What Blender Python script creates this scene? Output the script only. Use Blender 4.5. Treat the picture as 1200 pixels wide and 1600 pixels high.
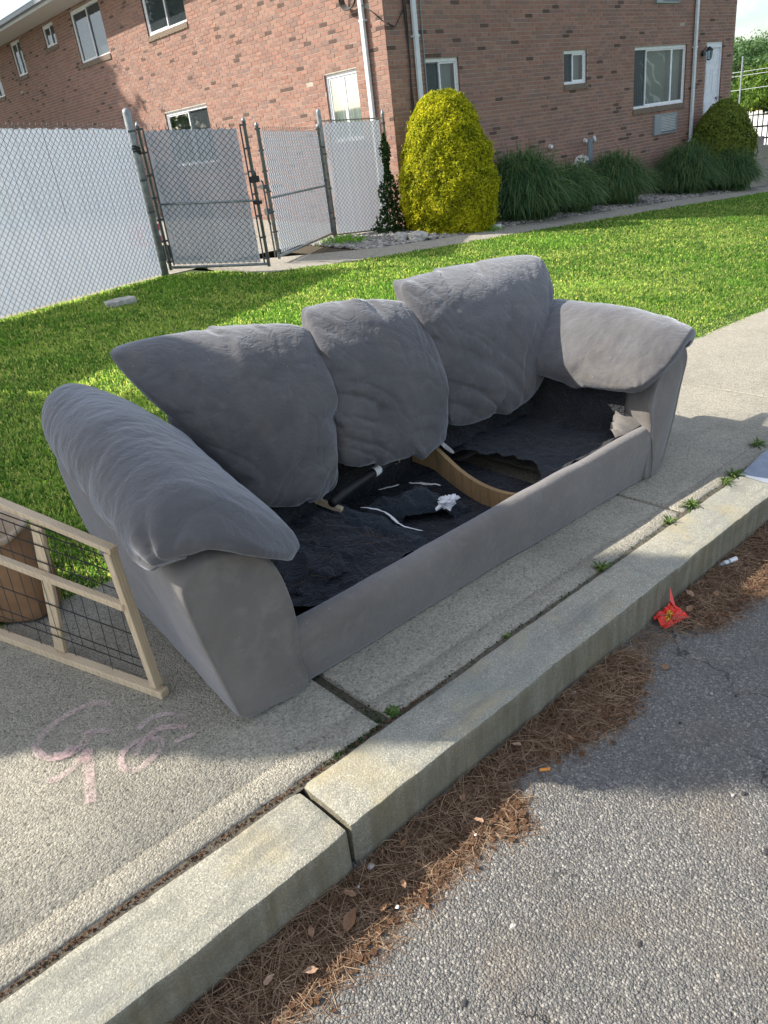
import bpy, math, random
import numpy as np
from mathutils import Vector, Matrix

random.seed(7); RNG = np.random.RandomState(7)
sc = bpy.context.scene
for o in list(bpy.data.objects): bpy.data.objects.remove(o)

# ------------------------------------------------------------------ camera
F = 1180.6
cam_d = bpy.data.cameras.new('camera'); cam = bpy.data.objects.new('camera', cam_d); sc.collection.objects.link(cam)
cam_d.sensor_fit = 'VERTICAL'; cam_d.sensor_height = 24.0; cam_d.lens = 24.0*F/1600.0
cam_d.clip_start = .05; cam_d.clip_end = 900
CR = Vector((0.71242457, -0.69197549, -0.11670973)); CU = Vector((0.38570292, 0.24717844, 0.88889599)); CF = Vector((0.58624611, 0.67828662, -0.44299296))
cam.matrix_world = Matrix(((CR.x, CU.x, -CF.x, 0), (CR.y, CU.y, -CF.y, 0), (CR.z, CU.z, -CF.z, 1.5), (0, 0, 0, 1)))
sc.camera = cam

# ------------------------------------------------------------------ light
SUN = Vector((-.85, .95, 1.0)).normalized()
EXPOSURE = 0.85
sun_d = bpy.data.lights.new('sun', 'SUN'); sun_d.energy = 4.9; sun_d.angle = math.radians(.53); sun_d.color = (1, .93, .82)
sun = bpy.data.objects.new('sun', sun_d); sc.collection.objects.link(sun); sun.rotation_euler = SUN.to_track_quat('Z', 'Y').to_euler(); sun.location = (-8, 6, 14)
world = bpy.data.worlds.new('World'); sc.world = world; world.use_nodes = True
wn = world.node_tree; bg = wn.nodes['Background']
sky = wn.nodes.new('ShaderNodeTexSky'); sky.sky_type = 'NISHITA'; sky.sun_disc = False
sky.sun_elevation = math.asin(SUN.z); sky.sun_rotation = math.atan2(SUN.x, SUN.y); sky.air_density = 1.0; sky.dust_density = 1.2; sky.altitude = 50
# thin clouds over the blue
tc = wn.nodes.new('ShaderNodeTexCoord'); mp = wn.nodes.new('ShaderNodeMapping'); mp.inputs['Scale'].default_value = (1, 1, 2.6)
nz = wn.nodes.new('ShaderNodeTexNoise'); nz.inputs['Scale'].default_value = 2.1; nz.inputs['Detail'].default_value = 6; nz.inputs['Roughness'].default_value = .6
rp = wn.nodes.new('ShaderNodeValToRGB'); rp.color_ramp.elements[0].position = .47; rp.color_ramp.elements[1].position = .76
mx = wn.nodes.new('ShaderNodeMix'); mx.data_type = 'RGBA'; mx.inputs[7].default_value = (11.6, 11.2, 10.8, 1)
wn.links.new(tc.outputs['Generated'], mp.inputs['Vector']); wn.links.new(mp.outputs[0], nz.inputs['Vector']); wn.links.new(nz.outputs[0], rp.inputs[0])
wn.links.new(rp.outputs[0], mx.inputs[0]); wn.links.new(sky.outputs[0], mx.inputs[6]); wn.links.new(mx.outputs[2], bg.inputs['Color'])
bg.inputs['Strength'].default_value = .122
sc.view_settings.view_transform = 'Standard'; sc.view_settings.look = 'None'; sc.view_settings.gamma = 1; sc.view_settings.exposure = EXPOSURE
sc.view_settings.use_curve_mapping = False
sc.cycles.max_bounces = 6; sc.cycles.transparent_max_bounces = 24; sc.cycles.diffuse_bounces = 3

# ------------------------------------------------------------------ helpers
GX = -0.057834; GY = 0.027479
def z_road(x, y):
    x = np.asarray(x, float); xx = np.where(x < 24, x, 24+5*(1-np.exp(-np.clip(x-24, 0, None)/5)))
    return GX*xx + GY*np.clip(y, -60, 40)
def z_walk(x, y): return z_road(x, y)+.14
def z_lawn(x, y): return z_walk(x, y)+.023*np.clip(np.asarray(y, float)-2.6, 0, 12)
S_UP = Vector((-GX, -GY, 1)).normalized()

def _h(i, j, k):
    n = (i*374761393 + j*668265263 + k*2147483647) & 0xffffffff
    n = ((n ^ (n >> 13))*1274126177) & 0xffffffff
    return ((n ^ (n >> 16)) & 0xffff)/65535.0
def vnoise(P, s=1.0, seed=0):
    P = np.asarray(P, float)*s+17.3*seed+100; I = np.floor(P).astype(np.int64); f = P-I; f = f*f*(3-2*f); r = 0
    for a in (0, 1):
        for b in (0, 1):
            for c in (0, 1):
                w = (f[..., 0] if a else 1-f[..., 0])*(f[..., 1] if b else 1-f[..., 1])*(f[..., 2] if c else 1-f[..., 2])
                r = r+w*_h(I[..., 0]+a, I[..., 1]+b, I[..., 2]+c)
    return r*2-1
def fbm(P, s=1.0, oct=4, seed=0, rough=.5):
    r = 0; a = 1
    for k in range(oct): r = r+a*vnoise(P, s*2**k, seed+k); a *= rough
    return r

def link(o, parent=None):
    sc.collection.objects.link(o)
    if parent is not None: o.parent = parent
    return o
def worldloc(o):
    v = Vector((0, 0, 0))
    while o is not None: v = v+o.location; o = o.parent
    return v
def thing(name, label, cat, loc, group=None):
    o = bpy.data.objects.new(name, None); o.empty_display_size = .1; link(o); o.location = Vector([float(a) for a in loc]); tag(o, label, cat, group); return o
def tag(o, label=None, cat=None, group=None, kind=None):
    if label: o['label'] = label
    if cat: o['category'] = cat
    if group: o['group'] = group
    if kind: o['kind'] = kind
    return o
def mk(name, V, Fc, m, parent=None, smooth=False, loc=None, kind=None, rnd=None, uv=None):
    """mesh from world-space vertices; the object's origin sits at loc (or with its parent)"""
    V = np.asarray(V, float)
    if loc is None: loc = worldloc(parent) if parent is not None else Vector(V.mean(0))
    else: loc = Vector(loc)
    base = worldloc(parent) if parent is not None else Vector((0, 0, 0))
    V = V-np.array(loc)
    me = bpy.data.meshes.new(name)
    if isinstance(Fc, np.ndarray):
        nf, k = Fc.shape
        me.vertices.add(len(V)); me.vertices.foreach_set('co', V.astype(np.float32).ravel())
        me.loops.add(nf*k); me.loops.foreach_set('vertex_index', Fc.astype(np.int32).ravel())
        me.polygons.add(nf); me.polygons.foreach_set('loop_start', np.arange(0, nf*k, k, dtype=np.int32)); me.polygons.foreach_set('use_smooth', np.full(nf, bool(smooth)))
        me.polygons.foreach_set('loop_total', np.full(nf, k, np.int32)); me.update(calc_edges=True)
    else:
        me.from_pydata([tuple(v) for v in V], [], [tuple(int(i) for i in f) for f in Fc]); me.update()
    if smooth: me.polygons.foreach_set('use_smooth', [True]*len(me.polygons))
    if rnd is not None:
        a = me.attributes.new('rnd', 'FLOAT', 'POINT'); a.data.foreach_set('value', np.asarray(rnd, np.float32))
    me.materials.append(m)
    o = bpy.data.objects.new(name, me); link(o, parent); o.location = loc-base
    if kind: o['kind'] = kind
    return o
class MB:
    def __init__(s): s.V = []; s.F = []; s.R = []
    def add(s, V, Fc, r=0.0):
        b = len(s.V); s.V += [tuple(v) for v in V]; s.F += [tuple(b+i for i in f) for f in Fc]; s.R += [r]*len(V); return s
    def box(s, o, ax, ay, az, r=0.0):
        o = np.array(o, float); ax = np.array(ax, float); ay = np.array(ay, float); az = np.array(az, float)
        P = [o, o+ax, o+ax+ay, o+ay, o+az, o+ax+az, o+ax+ay+az, o+ay+az]
        f = [(0, 3, 2, 1), (4, 5, 6, 7), (0, 1, 5, 4), (1, 2, 6, 5), (2, 3, 7, 6), (3, 0, 4, 7)]
        if np.dot(np.cross(ax, ay), az) < 0: f = [t[::-1] for t in f]
        return s.add(P, f, r)
    def bar(s, a, b, w, h=None, up=(0, 0, 1), r=0.0):
        a = Vector([float(q) for q in a]); b = Vector([float(q) for q in b]); d = (b-a).normalized(); up = Vector(up)
        if abs(d.dot(up.normalized())) > .95: up = Vector((1, 0, 0))
        x = d.cross(up).normalized(); y = x.cross(d).normalized(); h = h or w
        return s.box(a-x*w/2-y*h/2, x*w, y*h, b-a, r)
    def tube(s, pts, r, n=8, cap=True, rr=0.0):
        pts = [Vector([float(q) for q in p]) for p in pts]; rs = r if isinstance(r, (list, tuple)) else [r]*len(pts)
        V = []; prev = None
        for i, p in enumerate(pts):
            d = (pts[min(i+1, len(pts)-1)]-pts[max(i-1, 0)]).normalized()
            if prev is None: x = d.orthogonal().normalized()
            else: x = (prev-d*prev.dot(d)).normalized()
            prev = x; y = d.cross(x)
            V += [p+(x*math.cos(2*math.pi*k/n)+y*math.sin(2*math.pi*k/n))*rs[i] for k in range(n)]
        Fc = []
        for i in range(len(pts)-1):
            for k in range(n):
                a = i*n+k; b = i*n+(k+1) % n; Fc.append((a, b, b+n, a+n))
        if cap: Fc.append(tuple(range(n))[::-1]); Fc.append(tuple(range((len(pts)-1)*n, len(pts)*n)))
        return s.add(V, Fc, rr)
    def build(s, name, m, parent=None, smooth=False, loc=None, kind=None):
        return mk(name, s.V, s.F, m, parent, smooth, loc, kind, rnd=s.R)
def grid(nu, nv):
    i = np.arange(nu*nv).reshape(nv, nu)
    return np.stack([i[:-1, :-1], i[:-1, 1:], i[1:, 1:], i[1:, :-1]], -1).reshape(-1, 4)
def auto(o, deg=35):
    me = o.data; me.polygons.foreach_set('use_smooth', [True]*len(me.polygons)); me.set_sharp_from_angle(angle=math.radians(deg))
def bevel(o, w, seg=2):
    b = o.modifiers.new('bevel', 'BEVEL'); b.width = w; b.segments = seg; b.limit_method = 'ANGLE'; b.angle_limit = math.radians(40); return o

# ------------------------------------------------------------------ materials
class NT:
    def __init__(s, name):
        s.m = bpy.data.materials.new(name); s.m.use_nodes = True; s.t = s.m.node_tree; s.b = s.t.nodes['Principled BSDF']
        s.out = s.t.nodes['Material Output']; s.b.inputs['Specular IOR Level'].default_value = .3
    def n(s, ty, **kw):
        nd = s.t.nodes.new('ShaderNode'+ty)
        for k, v in kw.items():
            if k.startswith('_'): setattr(nd, k[1:], v)
            else:
                key = int(k[1:]) if k[0] == 'i' and k[1:].isdigit() else k.replace('_', ' ')
                s.set(nd.inputs[key], v)
        return nd
    def set(s, inp, v):
        if hasattr(v, 'is_output') or isinstance(v, bpy.types.NodeSocket): s.t.links.new(v, inp)
        elif isinstance(v, bpy.types.Node): s.t.links.new(v.outputs[0], inp)
        else:
            if isinstance(v, (tuple, list)) and len(v) == 3 and inp.type == 'RGBA': v = (*v, 1)
            inp.default_value = v
    def co(s, scale=1.0, obj=True):
        t = s.n('TexCoord'); o = t.outputs['Object']
        if scale == 1.0: return o
        mp = s.n('Mapping', Vector=o); mp.inputs['Scale'].default_value = scale if isinstance(scale, tuple) else (scale,)*3; return mp.outputs[0]
    def noise(s, vec, scale, detail=4, rough=.55, dist=0): return s.n('TexNoise', Vector=vec, Scale=scale, Detail=detail, Roughness=rough, Distortion=dist).outputs[0]
    def vor(s, vec, scale, out='Distance', feature='F1', rand=1.0):
        v = s.n('TexVoronoi', Vector=vec, Scale=scale, Randomness=rand, _feature=feature); return v.outputs[out]
    def ramp(s, fac, stops):
        r = s.n('ValToRGB', i0=fac); e = r.color_ramp.elements
        while len(e) < len(stops): e.new(.5)
        for k, (p, c) in enumerate(stops): e[k].position = p; e[k].color = (*c, 1) if isinstance(c, tuple) else (c, c, c, 1)
        return r.outputs[0]
    def mix(s, f, a, b, mode='MIX'):
        m = s.n('Mix', _data_type='RGBA', _blend_type=mode); s.set(m.inputs[0], f); s.set(m.inputs[6], a); s.set(m.inputs[7], b); return m.outputs[2]
    def math(s, op, a, b=0.0, c=None):
        m = s.n('Math', _operation=op); s.set(m.inputs[0], a); s.set(m.inputs[1], b)
        if c is not None: s.set(m.inputs[2], c)
        return m.outputs[0]
    def bump(s, h, strength=.5, dist=.01, normal=None):
        b = s.n('Bump', Height=h, Strength=strength, Distance=dist)
        if normal is not None: s.set(b.inputs['Normal'], normal)
        return b.outputs[0]
    def rnd(s):
        a = s.n('Attribute', _attribute_name='rnd').outputs['Fac']; o = s.n('ObjectInfo').outputs['Random']
        return s.math('FRACT', s.math('ADD', a, o))
    def fin(s, col=None, rough=None, normal=None, **kw):
        if col is not None: s.set(s.b.inputs['Base Color'], col)
        if rough is not None: s.set(s.b.inputs['Roughness'], rough)
        if normal is not None: s.set(s.b.inputs['Normal'], normal)
        for k, v in kw.items(): s.set(s.b.inputs[k.replace('_', ' ')], v)
        return s.m
def flat(name, col, rough=.6, bump=0, bs=60, var=.12, **kw):
    t = NT(name); v = t.co(); n = t.noise(v, bs*.4, 3); c2 = tuple(max(0, x*(1-var)) for x in col); c3 = tuple(min(1, x*(1+var)) for x in col)
    c = t.ramp(n, [(.3, c2), (.7, c3)]); nm = t.bump(t.noise(v, bs, 4), bump, .004) if bump else None
    return t.fin(c, rough, nm, **kw)

def m_asphalt():
    t = NT('asphalt'); v = t.co()
    wv = t.n('VectorMath', _operation='ADD'); t.set(wv.inputs[0], v); nz = t.n('TexNoise', Vector=v, Scale=60., Detail=2); sc_ = t.n('VectorMath', _operation='SCALE'); t.set(sc_.inputs[0], nz.outputs['Color']); sc_.inputs['Scale'].default_value = .006; t.set(wv.inputs[1], sc_.outputs[0]); w = wv.outputs[0]
    cell = t.vor(w, 165., 'Color'); d = t.vor(w, 165.); e = t.vor(w, 165., 'Distance', 'DISTANCE_TO_EDGE'); d2 = t.vor(w, 310.); c2 = t.vor(w, 310., 'Color')
    g = t.n('SeparateColor', Color=cell)
    st = t.ramp(g.outputs[0], [(0, (.14, .135, .13)), (.3, (.21, .20, .19)), (.6, (.275, .262, .238)), (.84, (.34, .323, .285)), (1, (.43, .41, .365))])
    g2 = t.n('SeparateColor', Color=c2); st2 = t.ramp(g2.outputs[1], [(0, (.09, .09, .09)), (.6, (.2, .195, .18)), (1, (.34, .32, .28))])
    small = t.math('GREATER_THAN', g.outputs[1], .55); st = t.mix(small, st, st2)
    st = t.mix(t.ramp(e, [(.0, 1.0), (.10, 0.0)]), st, (.10, .096, .088))
    big = t.noise(v, 1.3, 5, .6); st = t.mix(t.ramp(big, [(.35, 0.0), (.72, .5)]), st, (.13, .125, .115))
    warm = t.noise(v, 5.0, 4); st = t.mix(t.ramp(warm, [(.5, 0.0), (.8, .35)]), st, (.27, .21, .15))
    hgt = t.math('ADD', t.math('MULTIPLY', t.math('SUBTRACT', 1.0, d), 1.0), t.math('MULTIPLY', t.math('SUBTRACT', 1.0, d2), .45))
    hgt = t.math('ADD', hgt, t.math('MULTIPLY', g.outputs[2], .6))
    wn_ = t.n('TexNoise', Vector=v, Scale=4., Detail=6, Roughness=.65); ws = t.n('VectorMath', _operation='SCALE'); t.set(ws.inputs[0], wn_.outputs['Color']); ws.inputs['Scale'].default_value = .45; wa = t.n('VectorMath', _operation='ADD'); t.set(wa.inputs[0], v); t.set(wa.inputs[1], ws.outputs[0])
    cr = t.ramp(t.vor(wa.outputs[0], 1.15, 'Distance', 'DISTANCE_TO_EDGE'), [(.0, 1.0), (.007, 0.0)]); cr = t.math('MULTIPLY', cr, t.ramp(t.noise(v, 1.7, 2), [(.48, 0.0), (.56, 1.0)])); st = t.mix(t.math('MULTIPLY', cr, .75), st, (.05, .047, .043)); hgt = t.math('SUBTRACT', hgt, t.math('MULTIPLY', cr, 1.5))
    oil = t.noise(v, 2.6, 4, .55, .8); st = t.mix(t.ramp(oil, [(.56, 0.0), (.74, .5)]), st, (.10, .095, .09))
    return t.fin(st, .88, t.bump(hgt, 1.0, .0052))
def m_concrete(name='concrete', tint=(.47, .435, .35), agg=190., strong=1.0):
    t = NT(name); v = t.co(); a = t.noise(v, 2.2, 5, .6); b = t.noise(v, 26., 4, .6)
    c = t.ramp(a, [(.3, tuple(x*.82 for x in tint)), (.7, tuple(x*1.12 for x in tint))])
    cc = t.n('SeparateColor', Color=t.vor(v, agg, 'Color')); gr = t.ramp(cc.outputs[0], [(0, (.17, .16, .145)), (.25, (.36, .335, .275)), (.65, (.54, .505, .41)), (1, (.72, .675, .56))])
    c = t.mix(.5, c, gr); c = t.mix(t.ramp(b, [(.52, 0.0), (.75, .45)]), c, tuple(x*.62 for x in tint))
    st = t.noise(v, .9, 4, .7, .6); c = t.mix(t.ramp(st, [(.5, 0.0), (.68, .3)]), c, (.17, .165, .145))
    sp = t.n('SeparateColor', Color=t.vor(v, 70., 'Color')); spd = t.vor(v, 70.)
    pit = t.math('MULTIPLY', t.math('GREATER_THAN', sp.outputs[0], .86), t.math('LESS_THAN', spd, .3)); c = t.mix(t.math('MULTIPLY', pit, .55), c, (.10, .095, .085))
    h = t.math('ADD', t.math('SUBTRACT', 1.0, t.vor(v, agg)), t.math('MULTIPLY', t.noise(v, 110., 5, .75, .6), 2.2)); h = t.math('SUBTRACT', h, pit)
    return t.fin(c, .9, t.bump(h, strong, .006))
def m_granite():
    t = NT('granite'); v = t.co(); rn = t.n('ObjectInfo').outputs['Random']
    a = t.n('SeparateColor', Color=t.vor(v, 380., 'Color')); c = t.ramp(a.outputs[0], [(0, (.22, .215, .185)), (.35, (.30, .29, .245)), (.75, (.37, .357, .30)), (.93, (.45, .43, .36)), (1, (.58, .56, .48))])
    n1 = t.noise(v, 3.0, 5, .6, .4); c = t.mix(t.ramp(n1, [(.42, 0.0), (.7, .5)]), c, (.215, .235, .225))
    n2 = t.noise(v, 5.5, 5, .65, .5); c = t.mix(t.ramp(n2, [(.52, 0.0), (.72, .55)]), c, (.42, .35, .20))
    n4 = t.noise(v, 14., 4, .65); c = t.mix(t.ramp(n4, [(.5, 0.0), (.75, .35)]), c, (.14, .145, .13))
    c = t.mix(.6, c, t.mix(1.0, c, t.ramp(rn, [(.25, (.80, .88, .98)), (.75, (1.02, .99, .90))]), 'MULTIPLY'))
    cs = t.noise(t.co((2., 9., 9.)), 1.0, 5, .7, .5); c = t.mix(t.ramp(cs, [(.52, 0.0), (.66, .5)]), c, (.13, .135, .12))
    # steep faces turn browner and darker in upright streaks
    geo = t.n('NewGeometry'); sep = t.n('SeparateXYZ', Vector=geo.outputs['Normal']); side = t.ramp(sep.outputs[2], [(.2, 1.0), (.75, 0.0)])
    dn = t.noise(t.co((30., 30., 3.)), 1.0, 4, .6); c = t.mix(t.math('MULTIPLY', side, t.ramp(dn, [(.25, .25), (.7, .85)])), c, (.15, .128, .08))
    h = t.math('ADD', t.noise(v, 220., 3, .6), t.math('MULTIPLY', t.noise(v, 35., 5, .65), 1.6))
    return t.fin(c, .82, t.bump(h, .55, .004))
def m_soil(name, c1, c2, sc_=60.):
    t = NT(name); v = t.co(); n = t.noise(v, sc_, 6, .7); return t.fin(t.ramp(n, [(.3, c1), (.7, c2)]), .95, t.bump(n, 1, .01))
def m_brick(name='brick'):
    t = NT(name); r = t.rnd(); v = t.co(); n = t.noise(v, 40., 4, .7); n2 = t.noise(v, 7., 3)
    c = t.ramp(r, [(0, (.27, .145, .115)), (.16, (.33, .18, .145)), (.3, (.245, .15, .128)), (.44, (.345, .21, .17)), (.58, (.29, .172, .143)), (.72, (.225, .15, .138)), (.86, (.36, .20, .158)), (.955, (.315, .185, .153)), (.957, (.10, .06, .052)), (1, (.08, .05, .045))])
    c = t.mix(t.ramp(n, [(.35, 0.0), (.8, .25)]), c, (.40, .28, .21)); c = t.mix(t.ramp(n2, [(.45, 0.0), (.7, .22)]), c, (.20, .15, .12)); c = t.mix(1.0, c, (.92, .89, .86), 'MULTIPLY')
    return t.fin(c, .92, t.bump(t.math('ADD', n, t.noise(v, 150., 3, .7)), .7, .004))
def m_fabric(name, c1, c2, bump=.35, sheen=.35, fold=None, dirt=(.165, .14, .112), fleck=.9985):
    t = NT(name); v = t.co(); n = t.noise(v, 3.4, 5, .62, .5); c = t.ramp(n, [(.3, c1), (.7, c2)])
    n2 = t.noise(v, 11., 5, .65, 1.2); c = t.mix(t.ramp(n2, [(.5, 0.0), (.72, .32)]), c, tuple(min(1, x*1.45) for x in c2))
    n3 = t.noise(v, 2.1, 5, .7, .8); c = t.mix(t.ramp(n3, [(.48, 0.0), (.74, .45)]), c, dirt)
    sp = t.n('SeparateColor', Color=t.vor(v, 160., 'Color')); spd = t.vor(v, 160.)
    fl = t.math('MULTIPLY', t.math('GREATER_THAN', sp.outputs[0], fleck), t.math('LESS_THAN', spd, .22)); c = t.mix(t.math('MULTIPLY', fl, .8), c, (.5, .47, .42))
    h1 = t.noise(v, 420., 2, .6); nb = t.bump(h1, .25, .0012)
    h2 = t.noise(v, 46., 4, .6, .5); h3 = t.noise(t.co((9., 9., 16.)), 1.0, 3, .55, .8)
    rg_ = t.math('ABSOLUTE', t.math('SUBTRACT', t.noise(t.co((1, 1, 1.5)), 15., 2, .5, .7), .5)); rg2 = t.math('ABSOLUTE', t.math('SUBTRACT', t.noise(v, 52., 2, .5, .6), .5)); cr = t.math('ADD', t.math('MULTIPLY', t.math('MINIMUM', rg_, .09), 5.5), t.math('MULTIPLY', t.math('MINIMUM', rg2, .12), 1.6)); nb = t.bump(t.math('ADD', t.math('ADD', t.math('MULTIPLY', h2, .25), t.math('MULTIPLY', h3, .7)), cr), bump, .012, nb)
    t.b.inputs['Sheen Weight'].default_value = sheen; t.b.inputs['Sheen Roughness'].default_value = .45; t.b.inputs['Sheen Tint'].default_value = (.8, .85, .95, 1)
    return t.fin(c, .95, nb, Specular_IOR_Level=.12)
def m_leaf(name, cols, trans=.35, rough=.55, glow=1.0):
    t = NT(name); r = t.rnd(); st = [(i/(len(cols)-1), c) for i, c in enumerate(cols)]; c = t.ramp(r, st)
    t.fin(c, rough, None, Specular_IOR_Level=.08)
    tr = t.n('BsdfTranslucent'); t.set(tr.inputs['Color'], t.mix(1.0, c, (1.25*glow, 1.3*glow, .6*glow), 'MULTIPLY')); ms = t.n('MixShader', i0=trans)
    t.t.links.new(t.b.outputs[0], ms.inputs[1]); t.t.links.new(tr.outputs[0], ms.inputs[2]); t.t.links.new(ms.outputs[0], t.out.inputs[0]); return t.m
def m_wood(name, c1, c2, c3):
    t = NT(name); v = t.co(); w = t.n('TexWave', Vector=t.co((1, 1, .25)), Scale=38., Distortion=5., Detail=3., Detail_Scale=1.4).outputs[0]
    n = t.noise(v, 7., 4, .6); c = t.ramp(w, [(0, c1), (.6, c2), (1, c3)]); c = t.mix(t.ramp(n, [(.45, 0.0), (.75, .4)]), c, tuple(x*.7 for x in c1))
    return t.fin(c, .75, t.bump(w, .25, .002))

M = {}
M['asphalt'] = m_asphalt(); M['concrete'] = m_concrete(); M['walkway'] = m_concrete('walkway_concrete', (.36, .33, .28), 120.)
M['granite'] = m_granite(); M['soil'] = m_soil('soil', (.05, .04, .028), (.12, .095, .06))
M['turf'] = m_soil('turf_soil', (.035, .06, .018), (.075, .11, .03), 30.)
M['joint'] = m_soil('joint_dirt', (.06, .052, .038), (.19, .165, .125), 90.)
M['litter'] = m_soil('needle_litter', (.07, .035, .018), (.20, .105, .055), 120.)
M['brick'] = m_brick(); M['mortar'] = m_concrete('mortar', (.36, .315, .27), 300., .4)
M['rowlock'] = flat('sill_brick', (.20, .155, .12), .9, .6, 120, .35)
M['white_vinyl'] = flat('white_vinyl', (.74, .76, .78), .45, .05)
M['white_paint'] = flat('white_door_paint', (.72, .75, .80), .5, .05)
M['alum'] = flat('white_aluminium', (.66, .68, .70), .4, .1, 20, .08)
M['pipe'] = flat('painted_downspout', (.60, .65, .68), .45, .1, 15, .1)
M['soffit'] = flat('soffit_board', (.66, .62, .56), .7, .1)
M['gutter'] = flat('gutter_metal', (.25, .28, .30), .45, .1)
M['roof'] = flat('roof_shingle', (.10, .095, .09), .95, .8, 60)
M['galv'] = flat('galvanised_steel', (.27, .29, .30), .5, .15, 40, .3, Metallic=.55)
M['wire'] = flat('chain_wire', (.09, .10, .105), .5, 0, 40, .2, Metallic=.5)
M['black'] = flat('black_coating', (.02, .02, .022), .5)
M['black_iron'] = flat('black_iron', (.018, .018, .02), .5)
M['pvc_grey'] = flat('grey_pvc', (.20, .25, .28), .4); M['pvc_white'] = flat('white_pvc', (.74, .74, .72), .4)
M['grey'] = m_fabric('grey_microsuede', (.078, .075, .077), (.116, .113, .115), .17, sheen=.55)
M['grey2'] = m_fabric('grey_microsuede_base', (.140, .127, .115), (.190, .174, .159), .12, sheen=.45, fleck=.9965)  # warmer, lighter copy of the sofa cloth, ground bounce put into its colour
M['blackcloth'] = m_fabric('black_dust_cloth', (.013, .014, .017), (.034, .036, .041), .9, .12, dirt=(.06, .054, .045), fleck=.992)
M['ply'] = m_wood('plywood_rail', (.30, .19, .09), (.42, .28, .14), (.36, .23, .11))
M['pine'] = m_wood('raw_pine', (.54, .42, .27), (.66, .54, .38), (.60, .48, .33))
M['paper'] = flat('kraft_paper', (.27, .155, .082), .85, .5, 22, .2)
M['paper_in'] = flat('kraft_paper_inside', (.5, .40, .29), .8, .3, 20)
M['fray'] = flat('frayed_batting', (.42, .41, .39), .95, .8, 120, .3)
M['tissue'] = flat('white_tissue', (.78, .78, .78), .9, .3, 90)
M['slate'] = flat('grey_board', (.25, .28, .34), .7, .3, 40, .15)
M['stone'] = flat('pale_stone', (.42, .40, .36), .9, .7, 40, .3)
t_ = NT('gravel_stones'); M['gravel'] = t_.fin(t_.mix(t_.ramp(t_.noise(t_.co(), 60., 4), [(.4, 0.0), (.8, .5)]), t_.ramp(t_.rnd(), [(0, (.14, .13, .12)), (.35, (.26, .245, .225)), (.7, (.36, .34, .31)), (1, (.52, .50, .46))]), (.2, .18, .16)), .9)
M['grass'] = m_leaf('grass_blades', [(.030, .066, .022), (.064, .120, .036), (.105, .172, .052), (.150, .215, .078), (.112, .168, .054), (.28, .26, .16)], .66, .5, 3.2)
M['clover'] = m_leaf('lawn_weed_leaves', [(.05, .12, .02), (.08, .17, .02), (.11, .20, .03)], .66, .5, 3.2)
M['golden'] = m_leaf('golden_cypress', [(.03, .045, .006), (.10, .13, .010), (.34, .35, .016), (.60, .56, .025), (.11, .15, .012)], .3)
M['darkshrub'] = m_leaf('green_cypress', [(.05, .10, .02), (.10, .16, .027), (.15, .21, .04), (.22, .25, .05)], .25)
M['fountain'] = m_leaf('fountain_grass', [(.05, .11, .055), (.08, .16, .075), (.12, .20, .09), (.18, .23, .10)], .3)
M['ivy'] = m_leaf('ivy', [(.015, .035, .014), (.03, .06, .02), (.05, .09, .03)], .2)
M['weed'] = m_leaf('weed', [(.06, .12, .03), (.11, .18, .045), (.18, .24, .075)], .35)
M['treeleaf'] = m_leaf('tree_leaves', [(.06, .11, .025), (.10, .17, .03), (.16, .25, .04)], .35)
M['treefar'] = m_leaf('far_tree_leaves', [(.07, .13, .06), (.11, .19, .08), (.16, .26, .11)], .3)  # bluer green, distance haze put into the leaf colour
M['bark'] = flat('bark', (.13, .095, .07), .95, 1, 30, .4)
M['needle'] = m_leaf('pine_needles', [(.10, .058, .036), (.19, .115, .072), (.29, .19, .12), (.42, .30, .20), (.16, .098, .062)], .15, .6)
M['dryleaf'] = m_leaf('dry_leaf', [(.25, .14, .08), (.40, .24, .15), (.50, .34, .24)], .2)
M['red'] = flat('red_wrapper', (.75, .03, .012), .25, .4, 60, .12, Specular_IOR_Level=.6)
M['yellow'] = flat('wrapper_yellow', (.75, .42, .02), .3); M['brownprint'] = flat('wrapper_brown', (.07, .02, .01), .3)
M['orange'] = flat('cork_filter', (.75, .30, .07), .8, .2)
def m_glass(name, tint, alpha):
    t = NT(name); gl = t.n('BsdfGlossy', Roughness=.03); gl.inputs['Color'].default_value = (.8, .86, .92, 1)
    tr = t.n('BsdfTransparent'); tr.inputs['Color'].default_value = (*tint, 1); fr = t.n('Fresnel', IOR=1.5); f2 = t.math('ADD', t.math('MULTIPLY', fr, .45), .02)
    ms = t.n('MixShader'); t.set(ms.inputs[0], f2); t.t.links.new(tr.outputs[0], ms.inputs[1]); t.t.links.new(gl.outputs[0], ms.inputs[2]); t.t.links.new(ms.outputs[0], t.out.inputs[0]); return t.m
M['glass'] = m_glass('window_glass', (.62, .68, .68), .5)
t_ = NT('insect_screen'); tr = t_.n('BsdfTransparent'); ms = t_.n('MixShader', i0=.45); t_.fin((.035, .05, .06), .7)
t_.t.links.new(tr.outputs[0], ms.inputs[1]); t_.t.links.new(t_.b.outputs[0], ms.inputs[2]); t_.t.links.new(ms.outputs[0], t_.out.inputs[0]); M['screen'] = t_.m
M['curtain'] = flat('grey_curtain', (.30, .34, .35), .9, .2, 10, .1); M['curtain2'] = flat('white_curtain', (.62, .62, .60), .9, .2, 10, .1)
M['curtain3'] = flat('dark_blue_curtain', (.045, .065, .075), .9, .2, 10, .3); M['curtain4'] = flat('dim_curtain', (.11, .12, .11), .9, .2, 10, .3)
M['dark'] = flat('dark_room', (.03, .035, .04), .9)
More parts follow.
